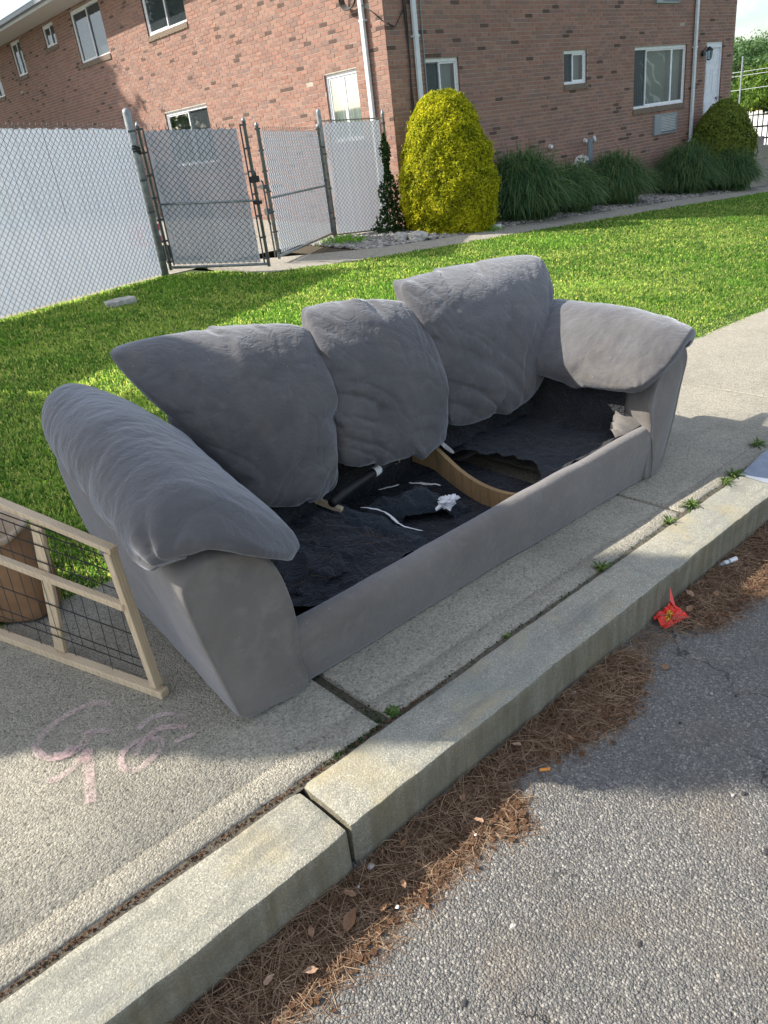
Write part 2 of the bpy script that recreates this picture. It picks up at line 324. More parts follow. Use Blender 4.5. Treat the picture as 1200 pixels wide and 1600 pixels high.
# printed sheer curtain: white branches on grey green
t_ = NT('printed_curtain'); v = t_.co(); w1 = t_.n('TexWave', Vector=v, Scale=1.5, Distortion=7., Detail=1.5, Detail_Scale=1.6, _bands_direction='DIAGONAL').outputs[0]
n1 = t_.noise(v, 1.6, 2); lin = t_.ramp(w1, [(.80, 0.0), (.9, 1.0)]); lin = t_.math('MULTIPLY', lin, t_.ramp(n1, [(.42, 0.0), (.5, 1.0)])); M['print'] = t_.fin(t_.mix(lin, (.24, .30, .27), (.66, .66, .62)), .9)
def m_slat():
    t = NT('privacy_slat'); r = t.rnd(); c = t.ramp(r, [(0, (.60, .64, .68)), (.5, (.67, .71, .75)), (1, (.74, .77, .80))]); t.fin(c, .5)
    tl = t.n('BsdfTranslucent'); tl.inputs['Color'].default_value = (.29, .33, .39, 1); ms = t.n('MixShader', i0=.5)
    t.t.links.new(t.b.outputs[0], ms.inputs[1]); t.t.links.new(tl.outputs[0], ms.inputs[2])
    tp = t.n('BsdfTransparent'); m2 = t.n('MixShader', i0=.06); t.t.links.new(ms.outputs[0], m2.inputs[1]); t.t.links.new(tp.outputs[0], m2.inputs[2]); t.t.links.new(m2.outputs[0], t.out.inputs[0]); return t.m
M['slat'] = m_slat()
M['lot'] = flat('pale_concrete', (.62, .61, .58), .9, .2, 5, .06); M['yellowkerb'] = flat('yellow_paint', (.62, .48, .06), .7)
t_ = NT('chalk'); v = t_.co(); a = t_.ramp(t_.noise(v, 85., 5, .75), [(.36, 0.0), (.55, 1.0)]); a2 = t_.ramp(t_.noise(v, 9., 2), [(.35, .35), (.6, 1.0)]); al = t_.math('MULTIPLY', a, a2); al = t_.math('MULTIPLY', al, .52)
t_.fin(t_.ramp(t_.rnd(), [(0, (.75, .34, .36)), (.5, (.72, .55, .55)), (1, (.6, .6, .64))]), .95); tp = t_.n('BsdfTransparent'); ms = t_.n('MixShader'); t_.set(ms.inputs[0], al)
t_.t.links.new(tp.outputs[0], ms.inputs[1]); t_.t.links.new(t_.b.outputs[0], ms.inputs[2]); t_.t.links.new(ms.outputs[0], t_.out.inputs[0]); M['chalk'] = t_.m
# ------------------------------------------------------------------ cushion shapes: two sewn panels inflated by a short cloth simulation
def sim_pillows(specs, frames=34):
    obs = []
    for sp in specs:
        q = np.array(sp['quad'], float); q = q.mean(0)+(q-q.mean(0))*sp.get('grow', 1.0); nu, nv = sp['n']; u, v = np.meshgrid(np.linspace(-1, 1, nu+1), np.linspace(-1, 1, nv+1))
        bo = sp.get('bow', .06); co = sp.get('corner', .05); uu = u*(1+bo*(1-v**2)-co*u**2*v**2); vv = v*(1+bo*(1-u**2)-co*u**2*v**2); a = (uu+1)/2; b = (vv+1)/2
        P = ((1-a)*(1-b))[..., None]*q[0]+(a*(1-b))[..., None]*q[1]+(a*b)[..., None]*q[2]+((1-a)*b)[..., None]*q[3]
        n = (nu+1)*(nv+1); idx = np.arange(n).reshape(nv+1, nu+1); X = P[..., 0].ravel(); Z = P[..., 1].ravel()
        F_ = np.stack([X, -.02+.012*fbm(np.stack([X, Z, X*0], 1), sp.get('freq', 7.), 2, sp['seed']), Z], 1); edge = np.zeros((nv+1, nu+1), bool); edge[0] = edge[-1] = True; edge[:, 0] = edge[:, -1] = True
        F_[edge.ravel(), 1] = 0; B_ = F_.copy(); B_[:, 1] *= -1; m = ~edge; idb = idx.copy(); idb[m] = n+np.arange(m.sum()); V = np.vstack([F_, B_[m.ravel()]]); f = []
        for j in range(nv):
            for i in range(nu): f.append((idx[j, i], idx[j, i+1], idx[j+1, i+1], idx[j+1, i])); f.append((idb[j, i], idb[j+1, i], idb[j+1, i+1], idb[j, i+1]))
        me = bpy.data.meshes.new('sim'); me.from_pydata([tuple(x) for x in V], [], [tuple(int(k) for k in x) for x in f]); me.update(); o = bpy.data.objects.new('sim', me); sc.collection.objects.link(o)
        md = o.modifiers.new('c', 'CLOTH'); s = md.settings; s.quality = 4; s.mass = .25; s.use_pressure = True; s.uniform_pressure_force = sp.get('press', 6)
        s.tension_stiffness = s.compression_stiffness = sp.get('tens', 15); s.shear_stiffness = 5; s.bending_stiffness = sp.get('bend', .6); s.shrink_min = sp.get('shrink', -.05); s.air_damping = 3; s.effector_weights.gravity = sp.get('grav', 0.0)
        md.collision_settings.use_collision = False; md.point_cache.frame_start = 1; md.point_cache.frame_end = frames+2; obs.append((o, f, idx, idb, P))
    for k in range(1, frames+1): sc.frame_set(k)
    dg = bpy.context.evaluated_depsgraph_get(); out = []
    for o, f, idx, idb, P in obs:
        e = o.evaluated_get(dg); V = np.array([v.co for v in e.data.vertices])
        # pull the seam back onto the sewn outline, carrying the panels along
        loop = [(0, i) for i in range(idx.shape[1])]+[(j, idx.shape[1]-1) for j in range(1, idx.shape[0])]+[(idx.shape[0]-1, i) for i in range(idx.shape[1]-2, -1, -1)]+[(j, 0) for j in range(idx.shape[0]-2, 0, -1)]
        rim = np.array([P[a] for a in loop]); r0 = rim.copy()
        for _ in range(sp.get('round', 5)): rim = .5*rim+.25*np.roll(rim, 1, 0)+.25*np.roll(rim, -1, 0)
        P = P.copy()
        for a, q in zip(loop, rim): P[a] = q
        R = V[idx][..., [0, 2]]; D = (P-R)*.88; nv, nu = idx.shape; u = np.linspace(0, 1, nu)[None, :, None]; v = np.linspace(0, 1, nv)[:, None, None]
        Cn = D[:, :1]*(1-u)+D[:, -1:]*u+D[:1]*(1-v)+D[-1:]*v-((1-u)*(1-v)*D[0, 0]+u*(1-v)*D[0, -1]+(1-u)*v*D[-1, 0]+u*v*D[-1, -1])
        done = np.zeros(len(V), bool)
        for ix in (idx, idb):
            fl = ix.ravel(); new = ~done[fl]; V[fl[new], 0] += Cn.reshape(-1, 2)[new, 0]; V[fl[new], 2] += Cn.reshape(-1, 2)[new, 1]; done[fl] = True
        out.append((V, f))
    for o, *_ in obs: bpy.data.objects.remove(o)
    sc.frame_set(1); return out
C1 = [(1.23, .27), (1.560, .235), (1.722, .845), (.905, .905)]      # bottom left, bottom right, top right, top left (metres along the sofa, up)
C2 = [(1.572, .30), (2.172, .235), (2.278, .83), (1.700, .905)]
C3 = [(2.182, .29), (2.76, .275), (3.285, .915), (2.192, .92)]
SIM = sim_pillows([dict(quad=C1, grow=1.0, n=(58, 46), seed=1, press=7, bow=.05, corner=.055, shrink=-.04, bend=4, freq=4.), dict(quad=C2, grow=1.0, n=(50, 48), seed=2, press=6, bow=.045, corner=.06, shrink=-.04, bend=4, freq=4.), dict(quad=C3, grow=1.0, n=(60, 46), seed=3, press=7, bow=.05, corner=.055, shrink=-.04, bend=4, freq=4.),
    dict(quad=[(0, 0), (.60, 0), (.60, .95), (0, .95)], round=70, n=(40, 60), seed=4, press=3.0, bow=.05, corner=.12, shrink=-.015, bend=5, freq=4.), dict(quad=[(0, 0), (.60, 0), (.60, .88), (0, .88)], round=40, n=(40, 56), seed=5, press=3.0, bow=.05, corner=.10, shrink=-.015, bend=5, freq=4.)])
for i, (v, f) in enumerate(SIM): print('sim', i, v.min(0).round(3), v.max(0).round(3))
# ------------------------------------------------------------------ ground
from mathutils.geometry import tessellate_polygon
def sheet(name, poly, zf, m, dz=0.0, kind='structure', parent=None, step=None):
    P = []
    for i, a in enumerate(poly):
        b = poly[(i+1) % len(poly)]; L = math.hypot(b[0]-a[0], b[1]-a[1]); k = max(1, int(L/step)) if step else 1
        for j in range(k): P.append((a[0]+(b[0]-a[0])*j/k, a[1]+(b[1]-a[1])*j/k))
    V = [(x, y, float(zf(x, y))+dz) for x, y in P]; T = tessellate_polygon([[Vector((x, y, 0)) for x, y in P]])
    Fc = []
    for t in T:
        a, b, c = [Vector((P[i][0], P[i][1])) for i in t]; Fc.append(t if (b-a).cross(c-a) > 0 else t[::-1])
    return mk(name, V, Fc, m, parent, kind=kind)
def gridsheet(name, xs, ys, zf, m, kind='structure'):
    X, Y = np.meshgrid(xs, ys); return mk(name, np.stack([X, Y, zf(X, Y)], -1).reshape(-1, 3), grid(len(xs), len(ys)), m, kind=kind, smooth=True, loc=(0, 0, 0))
far = np.concatenate([-np.geomspace(400, 14, 14), np.linspace(-10, 60, 36), np.geomspace(64, 520, 16)])
M['field'] = m_soil('rough_grass', (.05, .085, .025), (.09, .13, .04), 3.)
gridsheet('ground', far, far, lambda x, y: z_road(x, y)-.22, M['field'])
xs = np.arange(-8, 26, .25); ys = np.arange(-9, 1.06, .25); ys = np.append(ys, 1.075)
gridsheet('road', xs, ys, lambda x, y: z_road(x, y)+.004*vnoise(np.stack([x, y, x*0], -1), .9), M['asphalt'])
# granite kerb: each stone an uneven, chipped block
kerb = thing('kerb', None, None, (0, 1.1, float(z_road(0, 1.1)))); kerb['kind'] = 'structure'
def kerb_stone(x0, x1, dy, dz, seed):
    n = int((x1-x0)/.014)+1; X = np.linspace(x0, x1, n)
    prof = [(1.036, -.12), (1.034, -.02), (1.031, .03), (1.029, .075), (1.026, .118), (1.0255, .134), (1.0275, .1395), (1.032, .141), (1.055, .1412), (1.085, .141), (1.12, .141), (1.155, .141), (1.19, .140), (1.204, .137), (1.210, .128), (1.212, .06), (1.212, -.12)]
    k = len(prof); V = np.zeros((n, k, 3))
    for j, (y, h) in enumerate(prof):
        P = np.stack([X, X*0+y*1.0, X*0+h], -1); edge = 1.0 if 4 <= j <= 7 else (.5 if 12 <= j <= 14 else 0)
        ny = fbm(P*[1, 1, 2], 7., 4, seed, .6)*.0030+fbm(P, 30., 2, seed+1)*.0016*edge; nh = fbm(P*[1, 0, 0]+[3, 9, 1], 3., 2, seed+9, .6)*.0022+fbm(P+[3, 9, 1], 26., 2, seed+9)*.0012*edge
        chip = np.clip(vnoise(P*[1, 0, 0]+[0, seed, 0], 15., seed+3)-.40, 0, 1)*edge
        e = np.minimum(X-x0, x1-X); er = np.clip(1-e/.02, 0, 1)**2
        V[:, j, 0] = X; V[:, j, 1] = y+dy+ny+chip*.014*(1 if j < 9 else -1)+(er*.004 if j < 9 else -er*.004)
        V[:, j, 2] = z_road(X, y)+h+dz+nh-chip*.012-er*.004*(1 if 3 < j < 15 else 0)
    Fc = [tuple(int(q) for q in f[::-1]) for f in grid(k, n)]
    Fc.append(tuple(range(k))); Fc.append(tuple(range((n-1)*k, n*k))[::-1])
    o = mk('kerb_stone', V.reshape(-1, 3), Fc, M['granite'], kerb, loc=((x0+x1)/2, 1.12, float(z_road((x0+x1)/2, 1.12)))); auto(o, 38); return o
kerb_stone(-2.75, .655, -.004, -.002, 1); kerb_stone(.672, 3.61, .002, .002, 5); kerb_stone(3.625, 6.6, 0, 0, 9); kerb_stone(6.615, 10.2, 0, 0, 12); kerb_stone(-5.6, -2.77, 0, 0, 14)
sheet('kerb_bed', [(-5.5, 1.2), (10, 1.2), (10, 1.27), (-5.5, 1.27)], z_walk, M['joint'], -.006, step=.5)
# sidewalk slabs
walk = thing('sidewalk', None, None, (1, 1.9, float(z_walk(1, 1.9)))); walk['kind'] = 'structure'
jx = [-5.6, -3.98, -2.33, -.70, .965, 2.62, 4.29, 5.82, 7.45, 9.1, 10.7]; gap = [.006, .006, .006, .008, .017, .007, .004, .004, .004, .004, .004]
def slab(x0, x1, dz, seed):
    Y = [1.2225, 1.226, 1.234, 1.305, 1.309, 1.313, 1.317, 1.6, 1.9, 2.2, 2.48, 2.53]; H = [-.10, -.006, 0, 0, -.0035, -.0035, 0, 0, 0, 0, 0, -.006]
    X = np.concatenate([[x0, x0, x0+.006], np.linspace(x0+.03, x1-.03, 40), [x1-.006, x1, x1]]); ex = np.zeros(len(X)); ex[0] = ex[-1] = -.1; ex[1] = ex[-2] = -.006
    V = np.zeros((len(X), len(Y), 3))
    for j, (y, h) in enumerate(zip(Y, H)):
        P = np.stack([X, X*0+y, X*0], -1); ny = fbm(P, 7., 3, seed)*.004*(1 if j < 3 else 0); nx = np.where(ex < 0, fbm(P, 9., 3, seed+2)*.003, 0)
        wob = fbm(P, 1.1, 2, seed+4)*.0015
        V[:, j, 0] = X+nx; V[:, j, 1] = y+ny; V[:, j, 2] = z_walk(X, y)+h+ex+dz+wob
    o = mk('slab', V.reshape(-1, 3), grid(len(Y), len(X))[:, ::-1].copy(), M['concrete'], walk, loc=((x0+x1)/2, 1.9, float(z_walk((x0+x1)/2, 1.9)))); auto(o, 50)
for i in range(len(jx)-1): slab(jx[i]+gap[i], jx[i+1]-gap[i+1], [0, .001, -.002, 0, -.001, .002, 0, .001, 0, 0][i], 20+i)
sheet('sidewalk_bed', [(-5.5, 1.22), (10.6, 1.22), (10.6, 2.56), (-5.5, 2.56)], z_walk, M['joint'], -.016, step=1)
# lawn, walkway, planting bed, yard
FL = [(-3.2, 5.45), (2.33, 7.92), (4.69, 8.96)]
near = [(5.5, 8.0), (7.25, 7.72), (10.1, 7.66), (14, 7.52), (22, 7.1), (30, 6.7)]; farw = [(5.5, 9.4), (7.1, 8.75), (7.9, 8.42), (9.2, 8.36), (10.8, 8.42), (14, 8.3), (22, 7.95), (30, 7.55)]
def pl(L, x): return float(np.interp(x, [a for a, b in L], [b for a, b in L]))
sheet('lawn', [(-7, 2.5), (24, 2.5), (24, 7.05), (22, 7.15), (14, 7.57), (10.1, 7.7), (7.25, 7.76), (5.5, 8.04), (5.2, 9.2), (4.69, 9.05), (2.33, 8.0), (-7, 3.9)], z_lawn, M['turf'], -.012, step=1)
sheet('yard', [(-7, 3.9), (2.33, 8.0), (4.69, 9.05), (5.2, 9.2), (5.5, 9.35), (8.3, 10.1), (9.95, 10.1), (9.95, 34), (-30, 34), (-30, 3.9)], z_lawn, M['walkway'], -.004, step=2)
bed = sheet('planting_bed', [(7.0, 8.8), (7.9, 8.4), (9.2, 8.34), (10.8, 8.4), (14, 8.28), (22, 7.93), (24, 7.83), (24, 9.3), (9.9, 9.95), (8.4, 10.1), (6.9, 9.5)], z_lawn, M['soil'], -.008, step=1)
path = thing('walkway', None, None, (10, 8, float(z_lawn(10, 8)))); path['kind'] = 'structure'
wj = [5.5, 6.95, 8.35, 9.9, 11.5, 13.2, 15, 17, 19, 21.2, 24]
for a, b in zip(wj[:-1], wj[1:]):
    a2 = a+.008; b2 = b-.008; xs_ = [a2, (a2+b2)/2, b2]
    top = [(x, pl(near, x)) for x in xs_]+[(x, pl(farw, x)) for x in xs_[::-1]]
    mb = MB(); n = len(top); V = [(x, y, float(z_lawn(x, y))+.006+.003*RNG.rand()) for x, y in top]; Vb = [(x, y, z-.06) for x, y, z in V]
    o = mk('slab', V+Vb, [tuple(range(n))]+[(i, i+n, (i+1) % n+n, (i+1) % n) for i in range(n)], M['walkway'], path, loc=V[0])

# ------------------------------------------------------------------ the brick building
BY = math.radians(38.389-40.837); DB = np.array([math.cos(BY), math.sin(BY), 0]); NB = np.array([math.sin(BY), -math.cos(BY), 0]); DL = -NB
CO = np.array([9.863, 9.888, 0])
class Wall:
    def __init__(s, org, d, n): s.o = org; s.d = d; s.n = n
    def P(s, a, z, d=0.0): return s.o+s.d*a+s.n*d+np.array([0, 0, z])
    def box(s, mb, a0, a1, z0, z1, d0, d1, r=0.0): return mb.box(s.P(a0, z0, d0), s.d*(a1-a0), s.n*(d1-d0), (0, 0, z1-z0), r)
WR = Wall(CO, DB, NB); WL = Wall(CO, DL, -DB)
bld = thing('brick_building', 'two storey brown brick apartment building with white sliding windows and wide soffit behind the lawn', 'building', (CO[0]+5, CO[1]+8, -.2))
holesR = [(.80, 1.63, 1.47, 2.55), (4.60, 5.35, 1.97, 2.55), (7.06, 9.20, 1.37, 2.54), (7.90, 8.86, .78, 1.19), (10.10, 10.88, .42, 2.57), (.8, 1.63, 4.05, 5.1), (4.6, 5.35, 4.55, 5.1), (7.06, 9.2, 4.05, 5.1), (7.80, 8.72, 3.32, 3.74)]
holesL = [(.80, 1.68, 1.47, 2.55), (5.84, 7.79, 1.4, 2.54), (10.2, 11.6, 1.6, 2.46), (12.8, 13.65, 1.75, 2.47), (5.96, 7.75, 4.06, 5.2), (9.85, 11.66, 4.04, 5.19), (12.86, 13.70, 4.69, 5.20), (15.6, 16.45, 4.34, 5.22), (18.1, 19.4, 4.03, 5.2), (.8, 1.68, 4.06, 5.2)]
ZT = 5.26
def wall(W, smax, z0, holes, n_single, pick):
    bs = sorted(set([0, smax]+[h[0] for h in holes]+[h[1] for h in holes])); bz = sorted(set([z0, ZT]+[h[2] for h in holes]+[h[3] for h in holes]))
    V = []; Fc = []
    for a, b in zip(bs[:-1], bs[1:]):
        for c, d in zip(bz[:-1], bz[1:]):
            if any(h[0] <= (a+b)/2 <= h[1] and h[2] <= (c+d)/2 <= h[3] for h in holes): continue
            k = len(V); V += [W.P(a, c, -.004), W.P(b, c, -.004), W.P(b, d, -.004), W.P(a, d, -.004)]; Fc.append((k, k+1, k+2, k+3))
    w = mk('wall', V, Fc, M['mortar'], bld)
    L = []; c = 0; z = z0
    while z < ZT-.03:
        zc = z+.03; zt = min(z+.058, ZT)
        off = (0 if c % 2 else .1015)+.004*RNG.randn(); s = -off
        while s < smax:
            a, b = max(s, 0.0), min(s+.194, smax); segs = [(a, b)]
            for h in holes:
                if h[2]-.01 < zc < h[3]+.0:
                    ns = []
                    for p, q in segs:
                        if q <= h[0] or p >= h[1]: ns.append((p, q))
                        else:
                            if p < h[0]: ns.append((p, h[0]))
                            if q > h[1]: ns.append((h[1], q))
                    segs = ns
            for p, q in segs:
                if q-p > .035: L.append((p, q, z, zt))
            s += .2035
        z += .0677; c += 1
    L = np.array(L); rn = RNG.rand(len(L)); dd = RNG.randn(len(L))*.0016
    sc_ = pick(L); idx = np.argsort(-sc_)[:n_single]; single = set(int(i) for i in idx if sc_[i] > 0)
    cache = {}
    for i in single:
        p, q, a, b = L[i]; key = (round((q-p)*50), round(b-a, 3))
        if key not in cache:
            mb = MB(); mb.box(np.zeros(3), W.d*(q-p), W.n*.022, (0, 0, b-a)); me = bpy.data.meshes.new('brick'); me.from_pydata(mb.V, [], mb.F); me.materials.append(M['brick']); cache[key] = me
        o = bpy.data.objects.new('brick', cache[key]); link(o, w); o.location = Vector(W.P(p, a, -.021+dd[i]))-worldloc(w)
    rest = [i for i in range(len(L)) if i not in single]; R_ = L[rest]; n = len(R_); d1 = .001+dd[rest]
    Pw = lambda a, z, d: W.o+W.d*a[:, None]+W.n*d[:, None]+np.array([0, 0, 1])*z[:, None]
    d0 = np.full(n, -.02); C = [Pw(R_[:, 0], R_[:, 2], d1), Pw(R_[:, 1], R_[:, 2], d1), Pw(R_[:, 1], R_[:, 3], d1), Pw(R_[:, 0], R_[:, 3], d1), Pw(R_[:, 0], R_[:, 2], d0), Pw(R_[:, 1], R_[:, 2], d0), Pw(R_[:, 1], R_[:, 3], d0), Pw(R_[:, 0], R_[:, 3], d0)]
    V = np.stack(C, 1).reshape(-1, 3); f = np.array([(0, 1, 2, 3), (4, 5, 1, 0), (5, 6, 2, 1), (6, 7, 3, 2), (7, 4, 0, 3)])
    mk('brick', V, (np.arange(n)[:, None, None]*8+f[None]).reshape(-1, 4), M['brick'], w, kind='stuff', rnd=np.repeat(rn[rest], 8)); return w
def pickR(L):
    s = (L[:, 0]+L[:, 1])/2; z = L[:, 2]; vis = (z > 1.9) & (z < 3.34) & (s < 3.6); vis &= ~((s > -.1) & (s < 1.6) & (z < 2.0)); return np.where(vis, 100-np.hypot(CO[0]+s, CO[1]), 0)
wallR = wall(WR, 11.41, -1.3, holesR, 300, pickR); wallL = wall(WL, 21, -.2, holesL, 0, lambda L: np.zeros(len(L)))
# far side walls and the roof, so that the building is whole
e0 = CO+DB*11.41; e1 = e0+DL*21; e2 = CO+DL*21
mb = MB(); mb.add([e0+[0, 0, -1.3], e1+[0, 0, -1.3], e1+[0, 0, ZT], e0+[0, 0, ZT]], [(0, 1, 2, 3)]); mb.add([e1+[0, 0, -1.3], e2+[0, 0, -1.3], e2+[0, 0, ZT], e1+[0, 0, ZT]], [(0, 1, 2, 3)]); mb.build('wall', M['brick'], bld)
OV = .76; r0 = CO-DB*OV-DL*.45; r1 = e0+DB*OV-DL*.45; r2 = e1+DB*OV+DL*.5; r3 = e2-DB*OV+DL*.5
mb = MB(); mb.add([p+[0, 0, ZT+.002] for p in (r0, r1, r2, r3)], [(0, 3, 2, 1)]); mb.build('soffit', M['soffit'], bld)
m0 = (r0+r1)/2+[0, 0, ZT+2.2]; m1 = (r2+r3)/2+[0, 0, ZT+2.2]; t = np.array([0, 0, ZT+.17])
mb = MB(); mb.add([r0+t, r1+t, r2+t, r3+t, m0, m1], [(0, 4, 5, 3), (1, 2, 5, 4), (0, 1, 4), (2, 3, 5)]); roof = mb.build('roof', M['roof'], bld)
mb = MB(); mb.box(r0+[0, 0, ZT], DB*.02, r3-r0, (0, 0, .17)); mb.box(r1-DB*.02+[0, 0, ZT], DB*.02, r2-r1, (0, 0, .17)); mb.box(r0+[0, 0, ZT], r1-r0, DL*.02, (0, 0, .17)); mb.build('fascia', M['alum'], bld)
mb = MB(); o_ = r0-DB*.115+[0, 0, ZT+.06]
for i in range(7):
    mb.box(o_+[0, 0, .0]+DL*3.0*i, DB*.11, DL*2.992, (0, 0, .012)); mb.box(o_+DL*3.0*i, DB*.012, DL*2.992, (0, 0, .105)); mb.box(o_+DL*3.0*i+[0, 0, .095]-DB*.006, DB*.02, DL*2.992, (0, 0, .018))
mb.build('gutter', M['gutter'], bld)

def window(W, h, panes, curt='curtain', sill=True, scr=False, print_pane=None, dark_first=True):
    s0, s1, z0, z1 = h
    mb = MB()
    for a, b, c, d in ((s0, s0, z0, z1), (s1, s1, z0, z1)):
        k = [W.P(a, c, .0), W.P(a, c, -.10), W.P(a, d, -.10), W.P(a, d, .0)]; mb.add(k, [(0, 1, 2, 3)])
    for z in (z0, z1): mb.add([W.P(s0, z, 0), W.P(s1, z, 0), W.P(s1, z, -.1), W.P(s0, z, -.1)], [(0, 1, 2, 3)])
    mb.build('reveal', M['brick'], bld)
    fr = MB(); w = .042; D0, D1 = -.10, -.035
    W.box(fr, s0, s0+w*.6, z0, z1, D0, D1); W.box(fr, s1-w, s1, z0, z1, D0, D1); W.box(fr, s0+w*.6, s1-w, z1-w*1.3, z1, D0, D1); W.box(fr, s0+w*.6, s1-w, z0, z0+w, D0, D1+.012)
    win = fr.build('window', M['white_vinyl'], bld)
    xs_ = [s0+w*.6+(s1-s0-w*1.6)*t for t in panes]
    for i in range(len(xs_)-1):
        a, b = xs_[i], xs_[i+1]; movable = not (dark_first and i == 0); d = -.052 if movable else -.075
        sa = MB(); v = .030 if movable else .016
        W.box(sa, a, a+v, z0+w, z1-w*1.3, d-.018, d); W.box(sa, b-v, b, z0+w, z1-w*1.3, d-.018, d); W.box(sa, a+v, b-v, z0+w, z0+w+v, d-.018, d); W.box(sa, a+v, b-v, z1-w*1.3-v, z1-w*1.3, d-.018, d)
        sa.build('sash', M['white_vinyl'] if movable else M['gutter'], win)
        g = MB(); g.add([W.P(a+v, z0+w+v, d-.01), W.P(b-v, z0+w+v, d-.01), W.P(b-v, z1-w*1.3-v, d-.01), W.P(a+v, z1-w*1.3-v, d-.01)], [(0, 1, 2, 3)]); g.build('pane', M['glass'], win)
        if not movable or scr:
            g = MB(); g.add([W.P(a+v, z0+w+v, d+.004), W.P(b-v, z0+w+v, d+.004), W.P(b-v, z1-w*1.3-v, d+.004), W.P(a+v, z1-w*1.3-v, d+.004)], [(0, 1, 2, 3)]); g.build('screen', M['screen'], win)
        # curtain folds behind
        n = int((b-a)/.012)+2; S = np.linspace(a-.02, b+.02, n); amp = .002 if print_pane == i else .022
        dd = -.17+amp*np.sin(S*75+2*np.sin(S*11)); V = [W.P(s, zz, q) for zz in (z0, z1) for s, q in zip(S, dd)]
        mk('curtain', V, grid(n, 2), M['print'] if print_pane == i else M[curt], win, smooth=True)
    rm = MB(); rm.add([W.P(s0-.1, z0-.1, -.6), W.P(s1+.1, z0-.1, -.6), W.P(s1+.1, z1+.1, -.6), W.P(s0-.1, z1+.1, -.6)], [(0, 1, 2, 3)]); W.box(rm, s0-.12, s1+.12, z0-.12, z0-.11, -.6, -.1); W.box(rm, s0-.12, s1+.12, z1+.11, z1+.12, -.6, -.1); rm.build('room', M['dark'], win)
    if sill:
        sb = MB(); s = s0-.02; k = 0
        while s < s1+.01:
            zz = z0-.105+.003*RNG.randn(); sb.box(W.P(s+.004, zz, -.02), W.d*.058, W.n*.048, W.n*0+np.array([0, 0, .10]), RNG.rand()); s += .066; k += 1
        sb.build('sill', M['rowlock'], bld, kind='stuff')
window(WR, holesR[0], [0, .47, 1]); window(WR, holesR[1], [0, .45, 1]); window(WR, holesR[2], [0, .24, .75, 1], print_pane=1)
for h in holesR[5:8]: window(WR, h, [0, .5, 1])
window(WL, holesL[0], [0, .5, 1], 'curtain2', dark_first=False); window(WL, holesL[1], [0, .48, 1], 'curtain4')
for h in holesL[2:10]: window(WL, h, [0, .5, 1], 'curtain3', scr=True)
# through-wall air conditioner sleeves
for h in (holesR[3], holesR[8]):
    s0, s1, z0, z1 = h; mb = MB(); t = .03; s0 -= .02
    WR.box(mb, s0, s0+.26, z0, z1, -.05, .05); WR.box(mb, s0+.26, s1, z0, z0+t, -.05, .04); WR.box(mb, s0+.26, s1, z1-t, z1, -.05, .04); WR.box(mb, s1-t, s1, z0, z1, -.05, .04); WR.box(mb, s0+.26, s1, z0, z1, -.07, -.05)
    ac = mb.build('air_conditioner', M['gutter'], bld)
    for k in range(10):
        zz = z0+.045+k*(z1-z0-.08)/10; b2 = MB(); b2.box(WR.P(s0+.28, zz, .0), DB*(s1-s0-.32), NB*.03+np.array([0, 0, .018]), (0, 0, .012)); b2.build('louvre', M['alum'], ac)
# door with six raised panels
s0, s1, z0, z1 = holesR[4]; mb = MB()
for a, b, c, d in ((s0, s0+.055, z0, z1), (s1-.055, s1, z0, z1), (s0+.055, s1-.055, z1-.13, z1)): WR.box(mb, a, b, c, d, -.1, -.03)
dr = mb.build('door', M['white_paint'], bld)
mb = MB(); WR.box(mb, s0+.055, s1-.055, z0, z1-.13, -.10, -.06)
for ci, (a, b) in enumerate(((s0+.12, s0+.35), (s1-.35, s1-.12))):
    for c, d in ((z1-.45, z1-.25), (z1-1.12, z1-.56), (z0+.2, z1-1.25)):
        WR.box(mb, a, b, c, c+.012, -.06, -.052); WR.box(mb, a, b, d-.012, d, -.06, -.052); WR.box(mb, a, a+.012, c+.012, d-.012, -.06, -.052); WR.box(mb, b-.012, b, c+.012, d-.012, -.06, -.052)
        WR.box(mb, a+.035, b-.035, c+.035, d-.035, -.06, -.05)
mb.build('door_leaf', M['white_paint'], dr)
mb = MB(); mb.tube([WR.P(s1-.10, z0+.95, -.06), WR.P(s1-.10, z0+.95, -.0)], .028, 10); mb.build('door_knob', M['galv'], dr)
mb = MB()
for a in (s0, s1): mb.add([WR.P(a, z0, 0), WR.P(a, z0, -.1), WR.P(a, z1, -.1), WR.P(a, z1, 0)], [(0, 1, 2, 3)])
mb.add([WR.P(s0, z1, 0), WR.P(s1, z1, 0), WR.P(s1, z1, -.1), WR.P(s0, z1, -.1)], [(0, 1, 2, 3)]); mb.build('reveal', M['brick'], bld)
mb = MB(); WR.box(mb, 9.75, 11.3, -1.2, .40, .0, 1.0); WR.box(mb, 9.75, 11.3, -1.2, .2, 1.0, 1.3); mb.build('stoop', M['walkway'], bld)
# wall lantern
lp = MB(); c = WR.P(9.86, 2.32, .02); lp.tube([c, c+NB*.05], .05, 10); lp.tube([c+[0, 0, .05], c+NB*.10+[0, 0, .13], c+NB*.17+[0, 0, .10]], .010, 6)
lm = lp.build('wall_lantern', M['black'], bld); b2 = MB(); q = c+NB*.17
for k in range(6):
    a = math.pi*k/3; e = np.array([math.cos(a), math.sin(a), 0]); b2.bar(q+e*.055+[0, 0, -.12], q+e*.075+[0, 0, .06], .008)
b2.tube([q+[0, 0, .05], q+[0, 0, .11], q+[0, 0, .13]], [.095, .04, .01], 6); b2.tube([q+[0, 0, -.15], q+[0, 0, -.12]], [.02, .06], 6); b2.build('lantern_cage', M['black'], lm)
b2 = MB(); b2.tube([q+[0, 0, -.11], q+[0, 0, .045]], [.05, .068], 6); b2.build('lantern_glass', M['glass'], lm)
